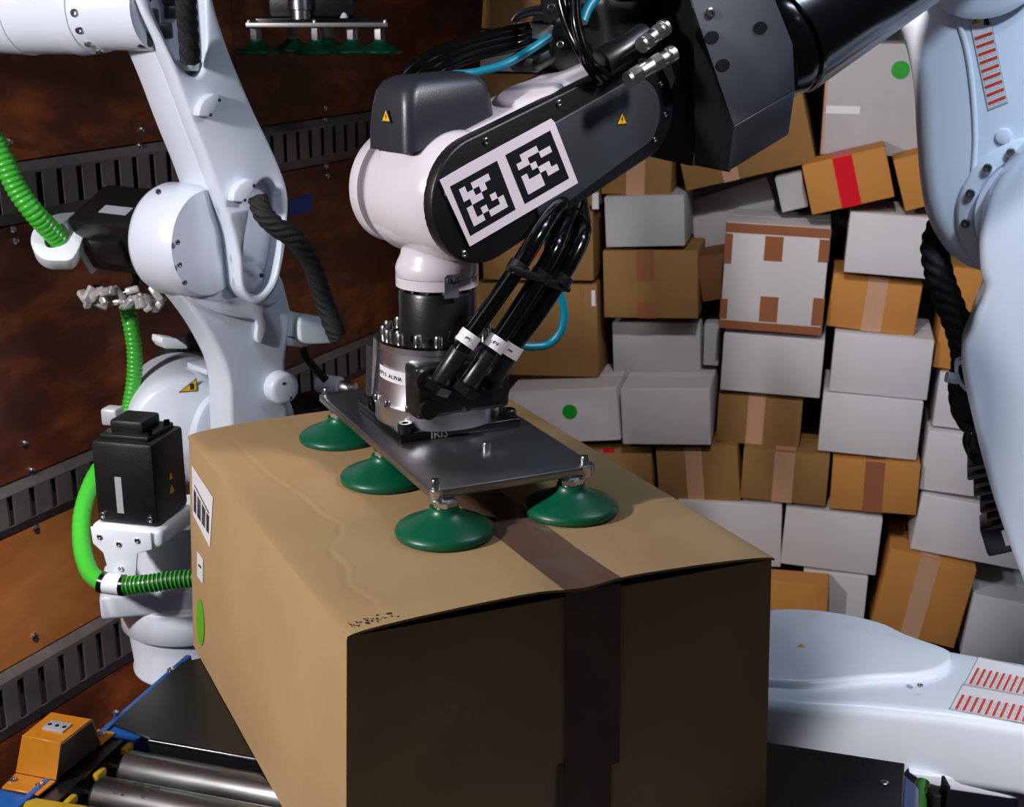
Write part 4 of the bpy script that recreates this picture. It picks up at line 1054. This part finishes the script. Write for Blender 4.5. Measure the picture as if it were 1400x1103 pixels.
# pan under the rollers
f = MB(); f.prism([cq(.05, SLL + .03, -.09), cq(CWD - .02, SLL + .03, -.09), cq(CWD - .02, SF, -.09), cq(.05, SF, -.09)], Z3 * -.004); obj('roller_pan', f, 'black_plate', conv)
pr1 = PZ(150, 1040, CZT - .022); s1_ = (pr1 - cL).dot(ca2); w1_ = (pr1 - cL).dot(cw_)
RR = .0275; pitch = .068
k = 0; s_ = SLL + .026 + RR + .004
while s_ < SF - .03:
    rl = MB(); rl.lathe(cq(.056, s_, -RR - .004), cw_, [(.006, -.02), (.006, -.001), (RR - .006, -.001), (RR - .002, .002), (RR, .006), (RR, CWD - .095), (RR - .004, CWD - .090), (.006, CWD - .09), (.006, CWD - .075)], seg=40)
    ro = obj('roller', rl, 'roller_steel', conv)
    br_ = MB(); br_.box(cq(.044, s_ - .026, -.016), (.010, .022, .012), (cw_, ca2, Z3), bevel=.003); obj('bearing_block', br_, 'yellow_plastic', ro)
    if k == 1:
        ch_ = MB()
        for i in range(16):
            an = rnd.uniform(.9, 1.9); u_ = rnd.uniform(.02, .09)
            nn = (Z3 * math.sin(an) + ca2 * math.cos(an)); ch_.box(cq(.066 + u_, s_, -RR - .004) + nn * (RR + .0001), (rnd.uniform(.003, .009), rnd.uniform(.001, .004), .0004), (cw_, cw_.cross(nn), nn))
        o = obj('scuff_mark', ch_, 'rail_back', ro); o['kind'] = 'stuff'
    s_ += pitch; k += 1
# legs
for a, b in ((.03, .15), (CWD - .03, .15), (.03, SF - .1), (CWD - .03, SF - .1)):
    q = cq(a, b, -.11); obj('leg', MB().box((q.x, q.y, q.z / 2), (.05, .05, q.z), (cw_, ca2, Z3), bevel=.004), 'blue_paint', conv)
f = MB(); f.prism([cq(-.005, SLL + .38, .0), cq(.11, SLL + .30, .0), cq(.13, SLL + .5, .0), cq(-.005, SLL + .6, .0)], Z3 * -.02, bevel=.004)
# orange guard bracket
def oz(px, py, z): return PZ(px, py, z)
zo = CZT - .004
gb = thing('guard_bracket', 'orange folded metal sensor bracket bolted on the left frame of the conveyor', 'bracket', oz(70, 1050, zo))
p1 = oz(53, 1086, zo); p2 = oz(2, 1076, zo); p3 = oz(77, 1067, zo); p4 = oz(21, 1056, zo)
HT = .052
topA, topB, topC, topD = oz(30, 1005, zo + HT), oz(85, 1016, zo + HT), oz(127, 983, zo + HT), oz(70, 973, zo + HT)
def quadslab(name, P, m, parent, label=None, th=.003, bev=.0008):
    n_ = (P[1] - P[0]).cross(P[2] - P[0]).normalized()
    return obj(name, MB().prism(P, -n_ * th, bevel=bev, seg=1), m, parent, label)
def sl(P): return P
quadslab('top_face', [topA, topB, topC, topD], 'orange_paint', gb, 'orange top face')
quadslab('front_face', [p4, p3, topB, topA], 'orange_paint', gb)
quadslab('front_flange', [p2, p1, p3, p4], 'orange_paint', gb)
gR = oz(139, 1016, zo)
quadslab('side_face', [p3, gR, topC + (topC - topB) * 0.02, topB], 'dark_grey_paint', gb, 'grey side face')
pbk = oz(60, 1010, zo)
quadslab('back_face', [gR, pbk, topD, topC], 'orange_paint', gb)
quadslab('left_face', [pbk, p4, topA, topD], 'orange_paint', gb)
quadslab('rear_flange', [oz(137, 1018, zo), oz(158, 1001, zo), oz(134, 996, zo), oz(120, 1006, zo)], 'orange_paint', gb)
cx_ = (topA + topB + topC + topD) / 4
ex = (topB - topA).normalized(); ey = (topD - topA).normalized(); nz = ex.cross(ey).normalized()
w_ = obj('terminal_window', MB().box(cx_ + nz * .001, ((topB - topA).length * .52, (topD - topA).length * .34, .003), (ex, ey, nz), bevel=.0005), 'silver_label', gb, 'small grey terminal cover')
for sg in (-.26, 0, .26):
    obj('terminal_screw', MB().lathe(cx_ + ex * (topB - topA).length * sg * .7 + nz * .002, nz, [(.003, 0), (.003, .001)], seg=12), 'black_cast', w_)
bolts(gb, [(oz(17, 1067, zo), Z3, .0055, .003), (oz(54, 1073, zo), Z3, .0055, .003), (oz(139, 1004, zo), Z3, .0055, .003)], name='flange_bolt')
yb = MB(); yb.tube([cq(-.07, SLL + .215, -.012), cq(.0, SLL + .225, -.010), cq(.06, SLL + .25, -.012)], .012)
P_ = [oz(33, 1094, zo), oz(50, 1089, zo), oz(120, 1100, zo), oz(150, 1130, zo), oz(20, 1130, zo)]
tag(obj('guard_cover', MB().prism(P_, Z3 * -.02, bevel=.004), 'yellow_plastic'), 'yellow guard cover at the bottom left corner of the conveyor', 'cover')
P_ = [oz(-30, 1075, zo - .004), oz(0, 1078, zo - .004), oz(53, 1090, zo - .004), oz(30, 1125, zo - .004), oz(-60, 1125, zo - .004)]
obj('frame_plate', MB().prism(P_, Z3 * -.008, bevel=.001), 'blue_paint', conv)
# green hose and black post between conveyor and platform at lower right
cable('green hose end showing between the blue frame and the black post', [(1262, 1070, 1.80), (1258, 1085, 1.78), (1256, 1110, 1.74), (1254, 1160, 1.72)], .011, 'dark_green', 'hose', 'green_hose')
f = MB(); f.box(PY(1279, 1120, 1.76), (.026, .03, .10), bevel=.004); f.box(PY(1290, 1100, 1.75), (.004, .03, .08))
tag(obj('black_post', f, 'black_cast'), 'black post beside the blue frame at the lower right corner', 'post')

# ================================================================== LEFT ROBOT
NG = V((.66, -.75, 0)).normalized(); XG = V((-NG.y, NG.x, 0))
G0 = PY(320, 250, 2.42)
def lg(px, py, back=0.0): return PP(px, py, G0, NG) - NG * back
rob = thing('robot_arm', 'white robot arm standing at the left by the dark wall, green hoses beside it', 'robot arm', (lg(262, 900).x, lg(262, 900).y, .62))
outl = [(178, -70), (190, 0), (221, 61), (241, 107), (266, 175), (287, 228), (305, 280), (320, 322), (327, 372), (331, 398), (349, 416), (366, 411), (380, 390), (386, 365), (390, 330), (395, 290), (393, 258), (382, 226), (366, 190), (350, 157), (333, 118), (317, 79), (304, 42), (292, 0), (278, -70)]
topen = [(203, -50), (206, 0), (224, 46), (241, 80), (256, 100), (270, 105), (280, 92), (283, 60), (281, 0), (276, -50)]
rec = [(341, 296), (346, 264), (358, 247), (372, 246), (383, 260), (387, 288), (385, 330), (380, 362), (372, 388), (357, 403), (342, 400), (335, 383), (334, 350), (337, 320)]
lk = MB()
O_s = smooth([lg(x, y) for x, y in outl], 4)
def hole(pts): return smooth([lg(x, y) for x, y in pts], 4)
lk.prism(O_s, -NG * .045, holes=[hole(topen), hole(rec)], bevel=.007, seg=3, ang=50)
lk.prism([p - NG * .040 for p in O_s], -NG * .105, bevel=.006, seg=3)
lk.lathe(lg(353, 385, .042), NG, [(.032, 0), (.031, .008), (.026, .016), (.016, .021), (.006, .022)], seg=32)
obj('lower_link', lk, 'white_paint_bluelit', rob, 'tall white link leaning to the left, with a long recess', sharp=50)
# fins on the face
for (x0, y0) in ((263, 158), (310, 274)):
    pp = [(x0, y0), (x0 + 2, y0 - 12), (x0 + 9, y0 - 24), (x0 + 20, y0 - 31), (x0 + 30, y0 - 30), (x0 + 30, y0 - 18), (x0 + 22, y0 - 5), (x0 + 15, y0 + 1)]
    obj('cast_lug', MB().prism([lg(x, y) for x, y in pp], NG * .020, bevel=.003), 'white_paint_bluelit', rob)
    bolts(rob, [(lg(x0 + 17, y0 - 2, -.020), NG, .003, .001), (lg(x0 + 29, y0 - 22, -.020), NG, .003, .001)], m='rail_back', name='lug_screw')
obj('recess_plug', MB().lathe(lg(366, 379, .024), NG, [(.004, 0), (.004, .004)], seg=14), 'rail_back', rob)
# things in the upper opening
mo = MB()
for i in range(9): mo.box(lg(rnd.uniform(205, 250), rnd.uniform(-20, 62), .034), (rnd.uniform(.02, .04), .016, rnd.uniform(.02, .03)), (XG, NG, Z3), bevel=.004)
o = obj('internal_connector', mo, 'cap_grey', rob); o['kind'] = 'stuff'
obj('cable_collar', MB().lathe(lg(263, 90, .036), V((0.12, 0, 1)), [(.030, -.006), (.030, .010)], seg=24), 'white_plastic', rob)
# housing disc behind the link with the motor on it
HN = V((.86, -.51, 0)).normalized(); HX = V((.51, .86, 0)).normalized()
hc = lg(290, 337, .085)
dsk = MB(); dsk.lathe(hc + HN * .03, -HN, [(.095, -.02), (.100, -.008), (.103, .006), (.103, .070), (.098, .082), (.086, .090)], seg=64)
obj('joint_housing', dsk, 'white_paint_bluelit', rob, 'round white joint housing', sharp=50)
bolts(rob, [(lg(x, y, -.001), NG, .0048, .003) for x, y in ((242, 331), (245, 362), (252, 386), (216, 262))], name='joint_bolt')
# upper motor
mdir2 = -HN; ang = math.radians(28)
ma = HX * math.cos(ang) + Z3 * math.sin(ang); mb_ = -HX * math.sin(ang) + Z3 * math.cos(ang)
mst = hc - HN * .055 + Z3 * .006; ML = .175
mm = MB(); mm.box(mst + mdir2 * ML / 2, (.118, .118, ML), (ma, mb_, mdir2), bevel=.008)
mm.box(mst + mdir2 * (ML * .5) - ma * .062, (.022, .055, .075), (ma, mb_, mdir2), bevel=.004)
um = obj('upper_motor', mm, 'black_cast', rob, 'black servo motor at the joint housing')
mm = MB(); mm.box(mst + mdir2 * ML * .45 + mb_ * .0595 - ma * .018, (.022, .002, .07), (ma, mb_, mdir2)); obj('paper_label', mm, 'silver_label', um)
mm = MB(); mm.box(mst + mdir2 * (ML + .005) - mb_ * .008, (.128, .118, .009), (ma, mb_, mdir2), bevel=.003); obj('motor_bracket', mm, 'white_plastic', rob, 'white bracket plate on the motor end')
# hose ring
HR = PY(84, 322, 2.86)
gr = MB()
ringp = [(46, 342), (42, 325), (50, 308), (72, 294), (96, 290), (122, 292), (116, 318), (100, 352), (80, 356), (60, 354)]
inr = [(62, 334), (62, 322), (72, 310), (86, 306), (94, 312), (92, 326), (80, 336), (68, 338)]
gn = V((.15, -.75, .65)).normalized()
gp0 = PY(84, 322, 2.50)
gr.prism(smooth([PP(x, y, gp0, gn) for x, y in ringp], 4), -gn * .035, holes=[smooth([PP(x, y, gp0, gn) for x, y in inr], 4)], bevel=.004, seg=2, ang=50)
obj('hose_ring', gr, 'white_plastic', rob, 'white plastic ring holding the green hose', sharp=50)
# wrapped connectors under the upper motor
wc_ = MB()
for i in range(30):
    p = PY(116 + i * 3.6, 400 + rnd.uniform(-5, 16) + (0 if i < 24 else 6), 2.50 + rnd.uniform(-.015, .015)); rm = Matrix.Rotation(rnd.uniform(-.9, .9), 3, 'Z') @ Matrix.Rotation(rnd.uniform(-1, 1), 3, 'Y') @ Matrix.Rotation(rnd.uniform(-.6, .6), 3, 'X')
    wc_.box(p, (rnd.uniform(.014, .034), rnd.uniform(.010, .020), rnd.uniform(.010, .022)), (rm @ V((1, 0, 0)), rm @ V((0, 1, 0)), rm @ V((0, 0, 1))), bevel=.003)
cb1 = tag(obj('wrapped_connectors', wc_, 'clear_bag', kind='stuff'), 'bundle of plastic-wrapped cable connectors tied under the upper left motor', 'connectors')
cable('short black cable curling under the upper left motor', [(178, 362, 2.58), (186, 378, 2.57), (182, 394, 2.57), (160, 402, 2.57), (130, 394, 2.58), (112, 404, 2.6)], .007)
# lower body (shoulder yoke)
yk = MB()
yo = [(262, 400), (280, 426), (300, 454), (316, 482), (328, 509), (334, 540), (336, 600), (345, 640), (414, 640), (416, 590), (413, 520), (413, 497), (417, 467), (421, 440), (415, 410), (408, 386), (396, 376), (383, 368), (350, 350), (310, 350), (272, 368)]
yk.prism(smooth([lg(x, y, .055) for x, y in yo], 3), -NG * .085, bevel=.020, seg=5)
obj('shoulder_yoke', yk, 'white_paint_bluelit', rob, 'white shoulder casting below the joint', sharp=50)
yk = MB(); yk.prism(smooth([lg(x, y, .045) for x, y in [(268, 404), (300, 428), (340, 440), (368, 444), (368, 470), (376, 474), (382, 452), (378, 428), (400, 415), (398, 395), (330, 415)]], 3), -NG * .06, bevel=.008, seg=3)
obj('cast_shelf', yk, 'white_paint_bluelit', rob, sharp=50)
obj('side_boss', MB().lathe(lg(401, 536, .060), NG, [(.032, -.02), (.032, .026), (.029, .032), (.022, .034)], seg=40), 'white_paint_bluelit', rob, 'round white boss', sharp=50)
bolts(rob, [(lg(398, 528, .026), NG, .003, .001), (lg(408, 548, .026), NG, .003, .001)], m='rail_back', name='lug_screw')
# cable exit bracket
cbk = MB()
cbk.prism([lg(x, y, .07) for x, y in [(400, 436), (436, 436), (436, 470), (412, 470), (400, 462)]], -NG * .05, bevel=.004)
cbk.prism(smooth([lg(x, y, .05) for x, y in [(432, 440), (445, 438), (462, 441), (478, 443), (481, 452), (478, 470), (470, 476), (436, 476), (430, 460)]], 3), -NG * .035, bevel=.003)
cbk.prism([lg(x, y, .07) for x, y in [(418, 470), (450, 476), (455, 480), (440, 484), (420, 482)]], -NG * .03, bevel=.002)
obj('cable_bracket', cbk, 'white_plastic', rob, 'white bracket where the braided cable ends', sharp=50)
cable('black braided cable curving from the left robot link recess to a white bracket', [(352, 270, 2.395), (360, 292, 2.385), (378, 310, 2.39), (404, 328, 2.41), (424, 356, 2.44), (436, 388, 2.46), (446, 420, 2.47), (458, 452, 2.46), (462, 460, 2.46)], .0175, 'black_fabric', 'cable', 'braided_cable', spiral=6, seg=40)
cable('black twisted cable inside the upper opening of the left robot link', [(252, -60, 2.29), (254, 0, 2.31), (257, 40, 2.335), (260, 84, 2.355)], .0165, 'black_fabric', 'cable', 'braided_cable', spiral=6, seg=40)
# base dome
DN = V((.30, -.954, 0)).normalized(); dc_ = PY(255, 590, 2.56)
dm = MB(); dm.lathe(dc_, DN, [(.115, -.19), (.117, -.02), (.112, .0), (.100, .012), (.060, .014), (.052, .018), (.030, .022)], seg=72)
dm.box(PY(290, 500, 2.62), (.07, .08, .012), (XG, NG, Z3), bevel=.003)
obj('base_housing', dm, 'white_paint_bluelit', rob, 'rounded white base housing with a yellow triangle', sharp=50)
DX = V((.954, .30, 0))
c_ = PP(258, 527, dc_ + DN * .0135, DN)
t_ = [c_ + DX * -.020 - Z3 * .012, c_ + DX * .016 - Z3 * .012, c_ + DX * .016 + Z3 * .014]
o = obj('warning_sticker', MB().prism(t_, DN * .0012), 'label_ink', rob, 'yellow triangle warning sticker')
t_ = [c_ + DX * -.0165 - Z3 * .0105 + DN * .0013, c_ + DX * .0145 - Z3 * .0105 + DN * .0013, c_ + DX * .0145 + Z3 * .0108 + DN * .0013]
obj('sticker_face', MB().prism(t_, DN * .0004), 'warning_yellow', o)
obj('sticker_symbol', MB().box(c_ + DX * .006 - Z3 * .002 + DN * .0022, (.008, .012, .0003), (DX, Z3, DN)), 'label_ink', o)
obj('ring_gear', MB().lathe(PP(330, 590, G0 - NG * .18, NG), NG, [(.115, -.02), (.115, .02), (.105, .024)], seg=64), 'white_paint_bluelit', rob, sharp=50)
obj('top_bracket', MB().prism([lg(x, y, .12) for x, y in [(265, 478), (286, 480), (300, 490), (300, 494), (270, 494), (264, 486)]], -NG * .04, bevel=.002), 'white_plastic', rob)
cable('black ribbed conduit arching behind the left robot base', [(282, 470, 2.78), (262, 468, 2.78), (240, 476, 2.78), (226, 498, 2.78), (218, 525, 2.78), (205, 560, 2.78)], .020, 'black_fabric', 'cable', 'braided_cable', spiral=6, seg=36)
cable('black cable sagging from the left robot yoke toward the wall', [(414, 476, 2.60), (420, 490, 2.60), (432, 505, 2.60), (446, 520, 2.60)], .008)
# lower motor on its flange
LMx = V((.966, .26, 0)).normalized(); LMy = V((-.26, .966, 0)).normalized()
ML0 = PY(218, 716, 2.12)
lm = MB(); hM = PY(218, 604, 2.12).z - ML0.z
la = math.radians(-14); LX = V((math.cos(la), math.sin(la), 0)); LY = V((-LX.y, LX.x, 0))
cM = PY(198, 716, 2.17); cM.z = ML0.z
lm.box(cM + Z3 * hM / 2, (.112, .112, hM), (LX, LY, Z3), bevel=.007)
lm.box(cM + Z3 * (hM + .004), (.090, .090, .010), (LX, LY, Z3), bevel=.003)
lm.box(cM + Z3 * (hM + .018) + LX * -.002, (.062, .062, .024), (LX, LY, Z3), bevel=.006)
for sx in (-1, 1):
    for k in range(3): lm.cyl(cM + LX * (.04) + LY * (.03 * sx) + Z3 * hM, cM + LX * .04 + LY * (.03 * sx) + Z3 * (hM + .016), .005, seg=12)
lmo = obj('lower_motor', lm, 'black_cast', rob, 'black square servo motor standing upright')
bolts(rob, [(cM - LY * .056 + LX * s_ * .044 + Z3 * .014, -LY, .0055, .004) for s_ in (-1, 1)], name='motor_bolt')
mm = MB(); mm.box(cM - LY * .0565 - LX * .010 + Z3 * hM * .36, (.012, .001, hM * .44), (LX, LY, Z3)); obj('paper_label', mm, 'silver_label', lmo)
for k, (zf_, sz) in enumerate(((.50, .012), (.34, .016))):
    c = cM + LX * .0565 + LY * .0 + Z3 * hM * zf_
    obj('warning_sticker', MB().prism([c - LY * sz * .5 - Z3 * sz * .45, c + LY * sz * .5 - Z3 * sz * .45, c + Z3 * sz * .5], LX * .0005), 'warning_yellow', lmo, 'yellow triangle sticker')
mm = MB(); mm.box(cM + Z3 * (hM + .020) - LX * .055 + LY * .02, (.03, .03, .03), (LX, LY, Z3), bevel=.005); obj('cable_plug', mm, 'silver_label', rob)
# flange + neck + pedestal
fg = MB()
fg.box(cM - Z3 * .018, (.132, .128, .034), (LX, LY, Z3), bevel=.010, seg=3)
fg.prism([cM - LY * .066 + LX * x + Z3 * z for x, z in [(-.062, -.004), (.05, -.004), (.05, -.034), (.022, -.045), (.012, -.105), (-.032, -.105), (-.042, -.050), (-.060, -.034)]], -LY * .004, bevel=.0015)
obj('motor_flange', fg, 'white_paint_bluelit', rob, 'white flange below the motor', sharp=50)
bolts(rob, [(cM - LY * .070 + LX * x + Z3 * z, -LY, .005, .003) for x, z in [(-.045, -.020), (.025, -.020), (-.010, -.030), (-.010, -.075)]], name='flange_bolt')
pc = V((PY(262, 880, 2.30).x, 2.30, 0)); zp = lambda py: PY(262, py, 2.30).z
pd = MB()
pd.lathe(pc, Z3, [(.104, zp(905)), (.108, zp(903)), (.108, zp(899)), (.105, zp(897)), (.112, zp(846)), (.112, zp(844))], seg=64)
pd.lathe(pc, Z3, [(.120, zp(844)), (.123, zp(842)), (.123, zp(806)), (.118, zp(802)), (.106, zp(800)), (.100, zp(770)), (.092, zp(752)), (.090, zp(700))], seg=64)
pd.box(PY(180, 822, 2.20) + LY * .06, (.16, .15, .046), (V((.97, .22, 0)).normalized(), V((-.22, .97, 0)).normalized(), Z3), bevel=.008, seg=3)
obj('pedestal', pd, 'white_paint_bluelit', rob, 'white round pedestal', sharp=50)
# white beam carrying the left robot, hidden behind the big carton, on a floor column
obj('base_beam', MB().box((pc.x + .32, pc.y + .12, zp(870)), (.62, .20, .10), (V((.94, .34, 0)).normalized(), V((-.34, .94, 0)).normalized(), Z3), bevel=.015), 'white_paint_bluelit', rob)
obj('base_column', MB().box((pc.x + .60, pc.y + .22, (zp(870) - .05) / 2), (.16, .16, zp(870) - .05), (LX, LY, Z3), bevel=.01), 'dark_grey_paint', rob)
# upper-left horizontal cylinder (elbow of the left robot) with bolted flange
ea = PY(-160, 8, 2.62); eb = PY(176, 12, 2.40)
ed_ = (eb - ea).normalized(); EL = (eb - ea).length
el = MB(); Re = .080
el.lathe(ea, ed_, [(Re * .9, 0), (Re * .97, EL * .35), (Re * 1.02, EL * .62), (Re * 1.02, EL * .622), (Re * .99, EL * .624), (Re * .97, EL * .80), (Re * 1.0, EL * .82), (Re * .95, EL * .87), (Re * .92, EL * .872), (Re * .92, EL * .90), (Re * .86, EL * .93), (Re * .86, EL * 1.1)], seg=72)
obj('elbow_tube', el, 'white_paint_bluelit', rob, 'white horizontal tube at the top left', sharp=50)
tb_ = -Z3
fv_ = ed_.cross(Z3).normalized()
bolts(rob, [(ea + ed_ * EL * .90 + (fv_ * math.cos(a) + Z3 * math.sin(a)) * Re * .88, (fv_ * math.cos(a) + Z3 * math.sin(a)) * .8 + ed_ * .4, .007, .006) for a in [math.radians(k) for k in (-75, -52, -28, -5, 18, 40)]], name='tube_bolt')
cs = MB(); cs.lathe(ea + ed_ * EL * .834, ed_, [(Re * 1.003, 0), (Re * .995, .008)], seg=72, cap=False)
# green hoses on the left robot
cable('green corrugated hose coming from the upper left into the white ring', [(-40, 130, 2.46), (0, 208, 2.45), (22, 256, 2.45), (48, 292, 2.46), (80, 326, 2.50)], .0190, 'green_hose', 'hose', 'green_hose', ribs=30, rib=.0014, seg=20)
cable('green corrugated hose dropping behind the lower left motor', [(172, 412, 2.62), (178, 440, 2.60), (184, 480, 2.60), (183, 520, 2.60), (176, 560, 2.58), (164, 600, 2.52), (140, 630, 2.40)], .0150, 'green_hose', 'hose', 'green_hose', ribs=44, rib=.0011, seg=20)
cable('smooth green hose bending around the left side of the lower motor', [(150, 622, 2.40), (128, 655, 2.32), (113, 700, 2.24), (112, 745, 2.18), (122, 780, 2.13), (140, 797, 2.10), (152, 799, 2.09)], .0158, 'green_hose', 'hose', 'green_hose', ribs=20, rib=.0003, seg=20)
hs = thing('green_hose', 'green hose with black grooves running sideways toward the big box', 'hose', PY(150, 798, 2.09))
P = path([(146, 798, 2.09), (170, 800, 2.085), (200, 798, 2.08), (235, 793, 2.08), (275, 790, 2.08)])
obj('hose_core', MB().tube(P, .0135, seg=18), 'green_hose_dark', hs)
Pl = smooth(P, 30, closed=False); tot = len(Pl)
rg = MB(); L_ = sum((b - a).length for a, b in zip(Pl, Pl[1:])); n = 22; step = L_ / n; acc = 0; nxt = step * .6
for a, b in zip(Pl, Pl[1:]):
    acc += (b - a).length
    if acc >= nxt:
        d = (b - a).normalized(); rg.lathe(a - d * .0017, d, [(.0138, 0), (.0160, .0006), (.0160, .0028), (.0138, .0034)], seg=22); nxt += step
obj('hose_rings', rg, 'green_hose', hs)
clp = MB(); clp.cyl(PY(144, 797, 2.09), PY(166, 800, 2.085), .0178, seg=28)
obj('hose_clamp', clp, 'white_plastic', rob, 'white clamp around the green hose')
for a, b in (((138, 795, 2.092), (144, 797, 2.09)), ((165, 800, 2.086), (171, 800, 2.085))):
    obj('hose_collar', MB().cyl(PY(*a), PY(*b), .0182, seg=24), 'black_gloss', hs)
# white plug and black box behind the big box
ff = MB(); a_, b_ = PY(436, 524, 2.70), PY(466, 528, 2.68); ff.cyl(a_, b_, .020, seg=28, bev=.003)
pg = thing('cable_plug', 'white cable plug with metal tip behind the left end of the steel plate', 'plug', a_)
obj('plug_body', ff, 'white_plastic', pg)
obj('plug_tip', MB().cyl(PY(465, 528, 2.681), PY(486, 532, 2.67), .014, seg=24, bev=.002), 'plate_edge', pg, 'brassy metal tip')
tag(obj('control_box', MB().box(PY(440, 580, 2.72), (.13, .12, .12), (XG, NG, Z3), bevel=.005), 'black_cast'), 'black box behind the rear edge of the big carton', 'box')

# ================================================================== SECOND GRIPPER, top
GY = 3.25
g2 = thing('vacuum_gripper', 'second vacuum gripper with green cups hanging high against the dark wall', 'gripper', PY(430, 70, GY))
pa, pb = PY(337, 34, GY), PY(529, 29, GY)
hx_ = V((pb.x - pa.x, (pb.y - pa.y) + .03, 0)).normalized(); hy_ = Z3.cross(hx_)
wp = (pb - pa).length; zpl = pa.z
def h2(a, b, z): return V((pa.x, pa.y, 0)) + hx_ * a + hy_ * b + Z3 * z
obj('mounting_plate', MB().prism([h2(0, -.02, zpl - .005), h2(wp, -.02, zpl - .005), h2(wp, .19, zpl - .005), h2(0, .19, zpl - .005)], Z3 * .010, bevel=.001), 'plate_edge', g2)
bolts(g2, [(h2(a, b, zpl + .005), Z3, .005, .007) for a, b in ((.006, -.012), (wp - .006, -.012), (wp * .48, -.012))], name='corner_bolt')
zcup = PY(350, 75, GY).z
ups = [(.048 * 0 + .018, 0.02), (wp * .49, -.0), (wp - .02, .02), (.018 + wp * .24, .14), (wp * .56, .15), (wp * .74, .03)]
for a, b in ups: cup(g2, h2(a, b, zcup), R=.052, zt=zpl - .005, k=.86)
obj('adapter_plate', MB().box(h2(wp * .46, .08, zpl + .010), (.26, .14, .010), (hx_, hy_, Z3), bevel=.002), 'black_gloss', g2)
obj('manifold', MB().box(h2(wp * .46, .08, zpl + .05), (.20, .12, .07), (hx_, hy_, Z3), bevel=.012), 'black_cast', g2)
obj('pump_housing', MB().lathe(h2(wp * .38, .02, zpl + .012), Z3, [(.026, 0), (.026, .02), (.030, .022), (.030, .12)], seg=32), 'steel', g2)
obj('pump_housing', MB().lathe(h2(wp * .58, .10, zpl + .012), Z3, [(.05, 0), (.05, .5)], seg=32), 'black_satin', g2)
obj('side_fitting', MB().lathe(h2(wp * .69, .03, zpl + .015), Z3, [(.010, 0), (.010, .05)], seg=16), 'white_plastic', g2)
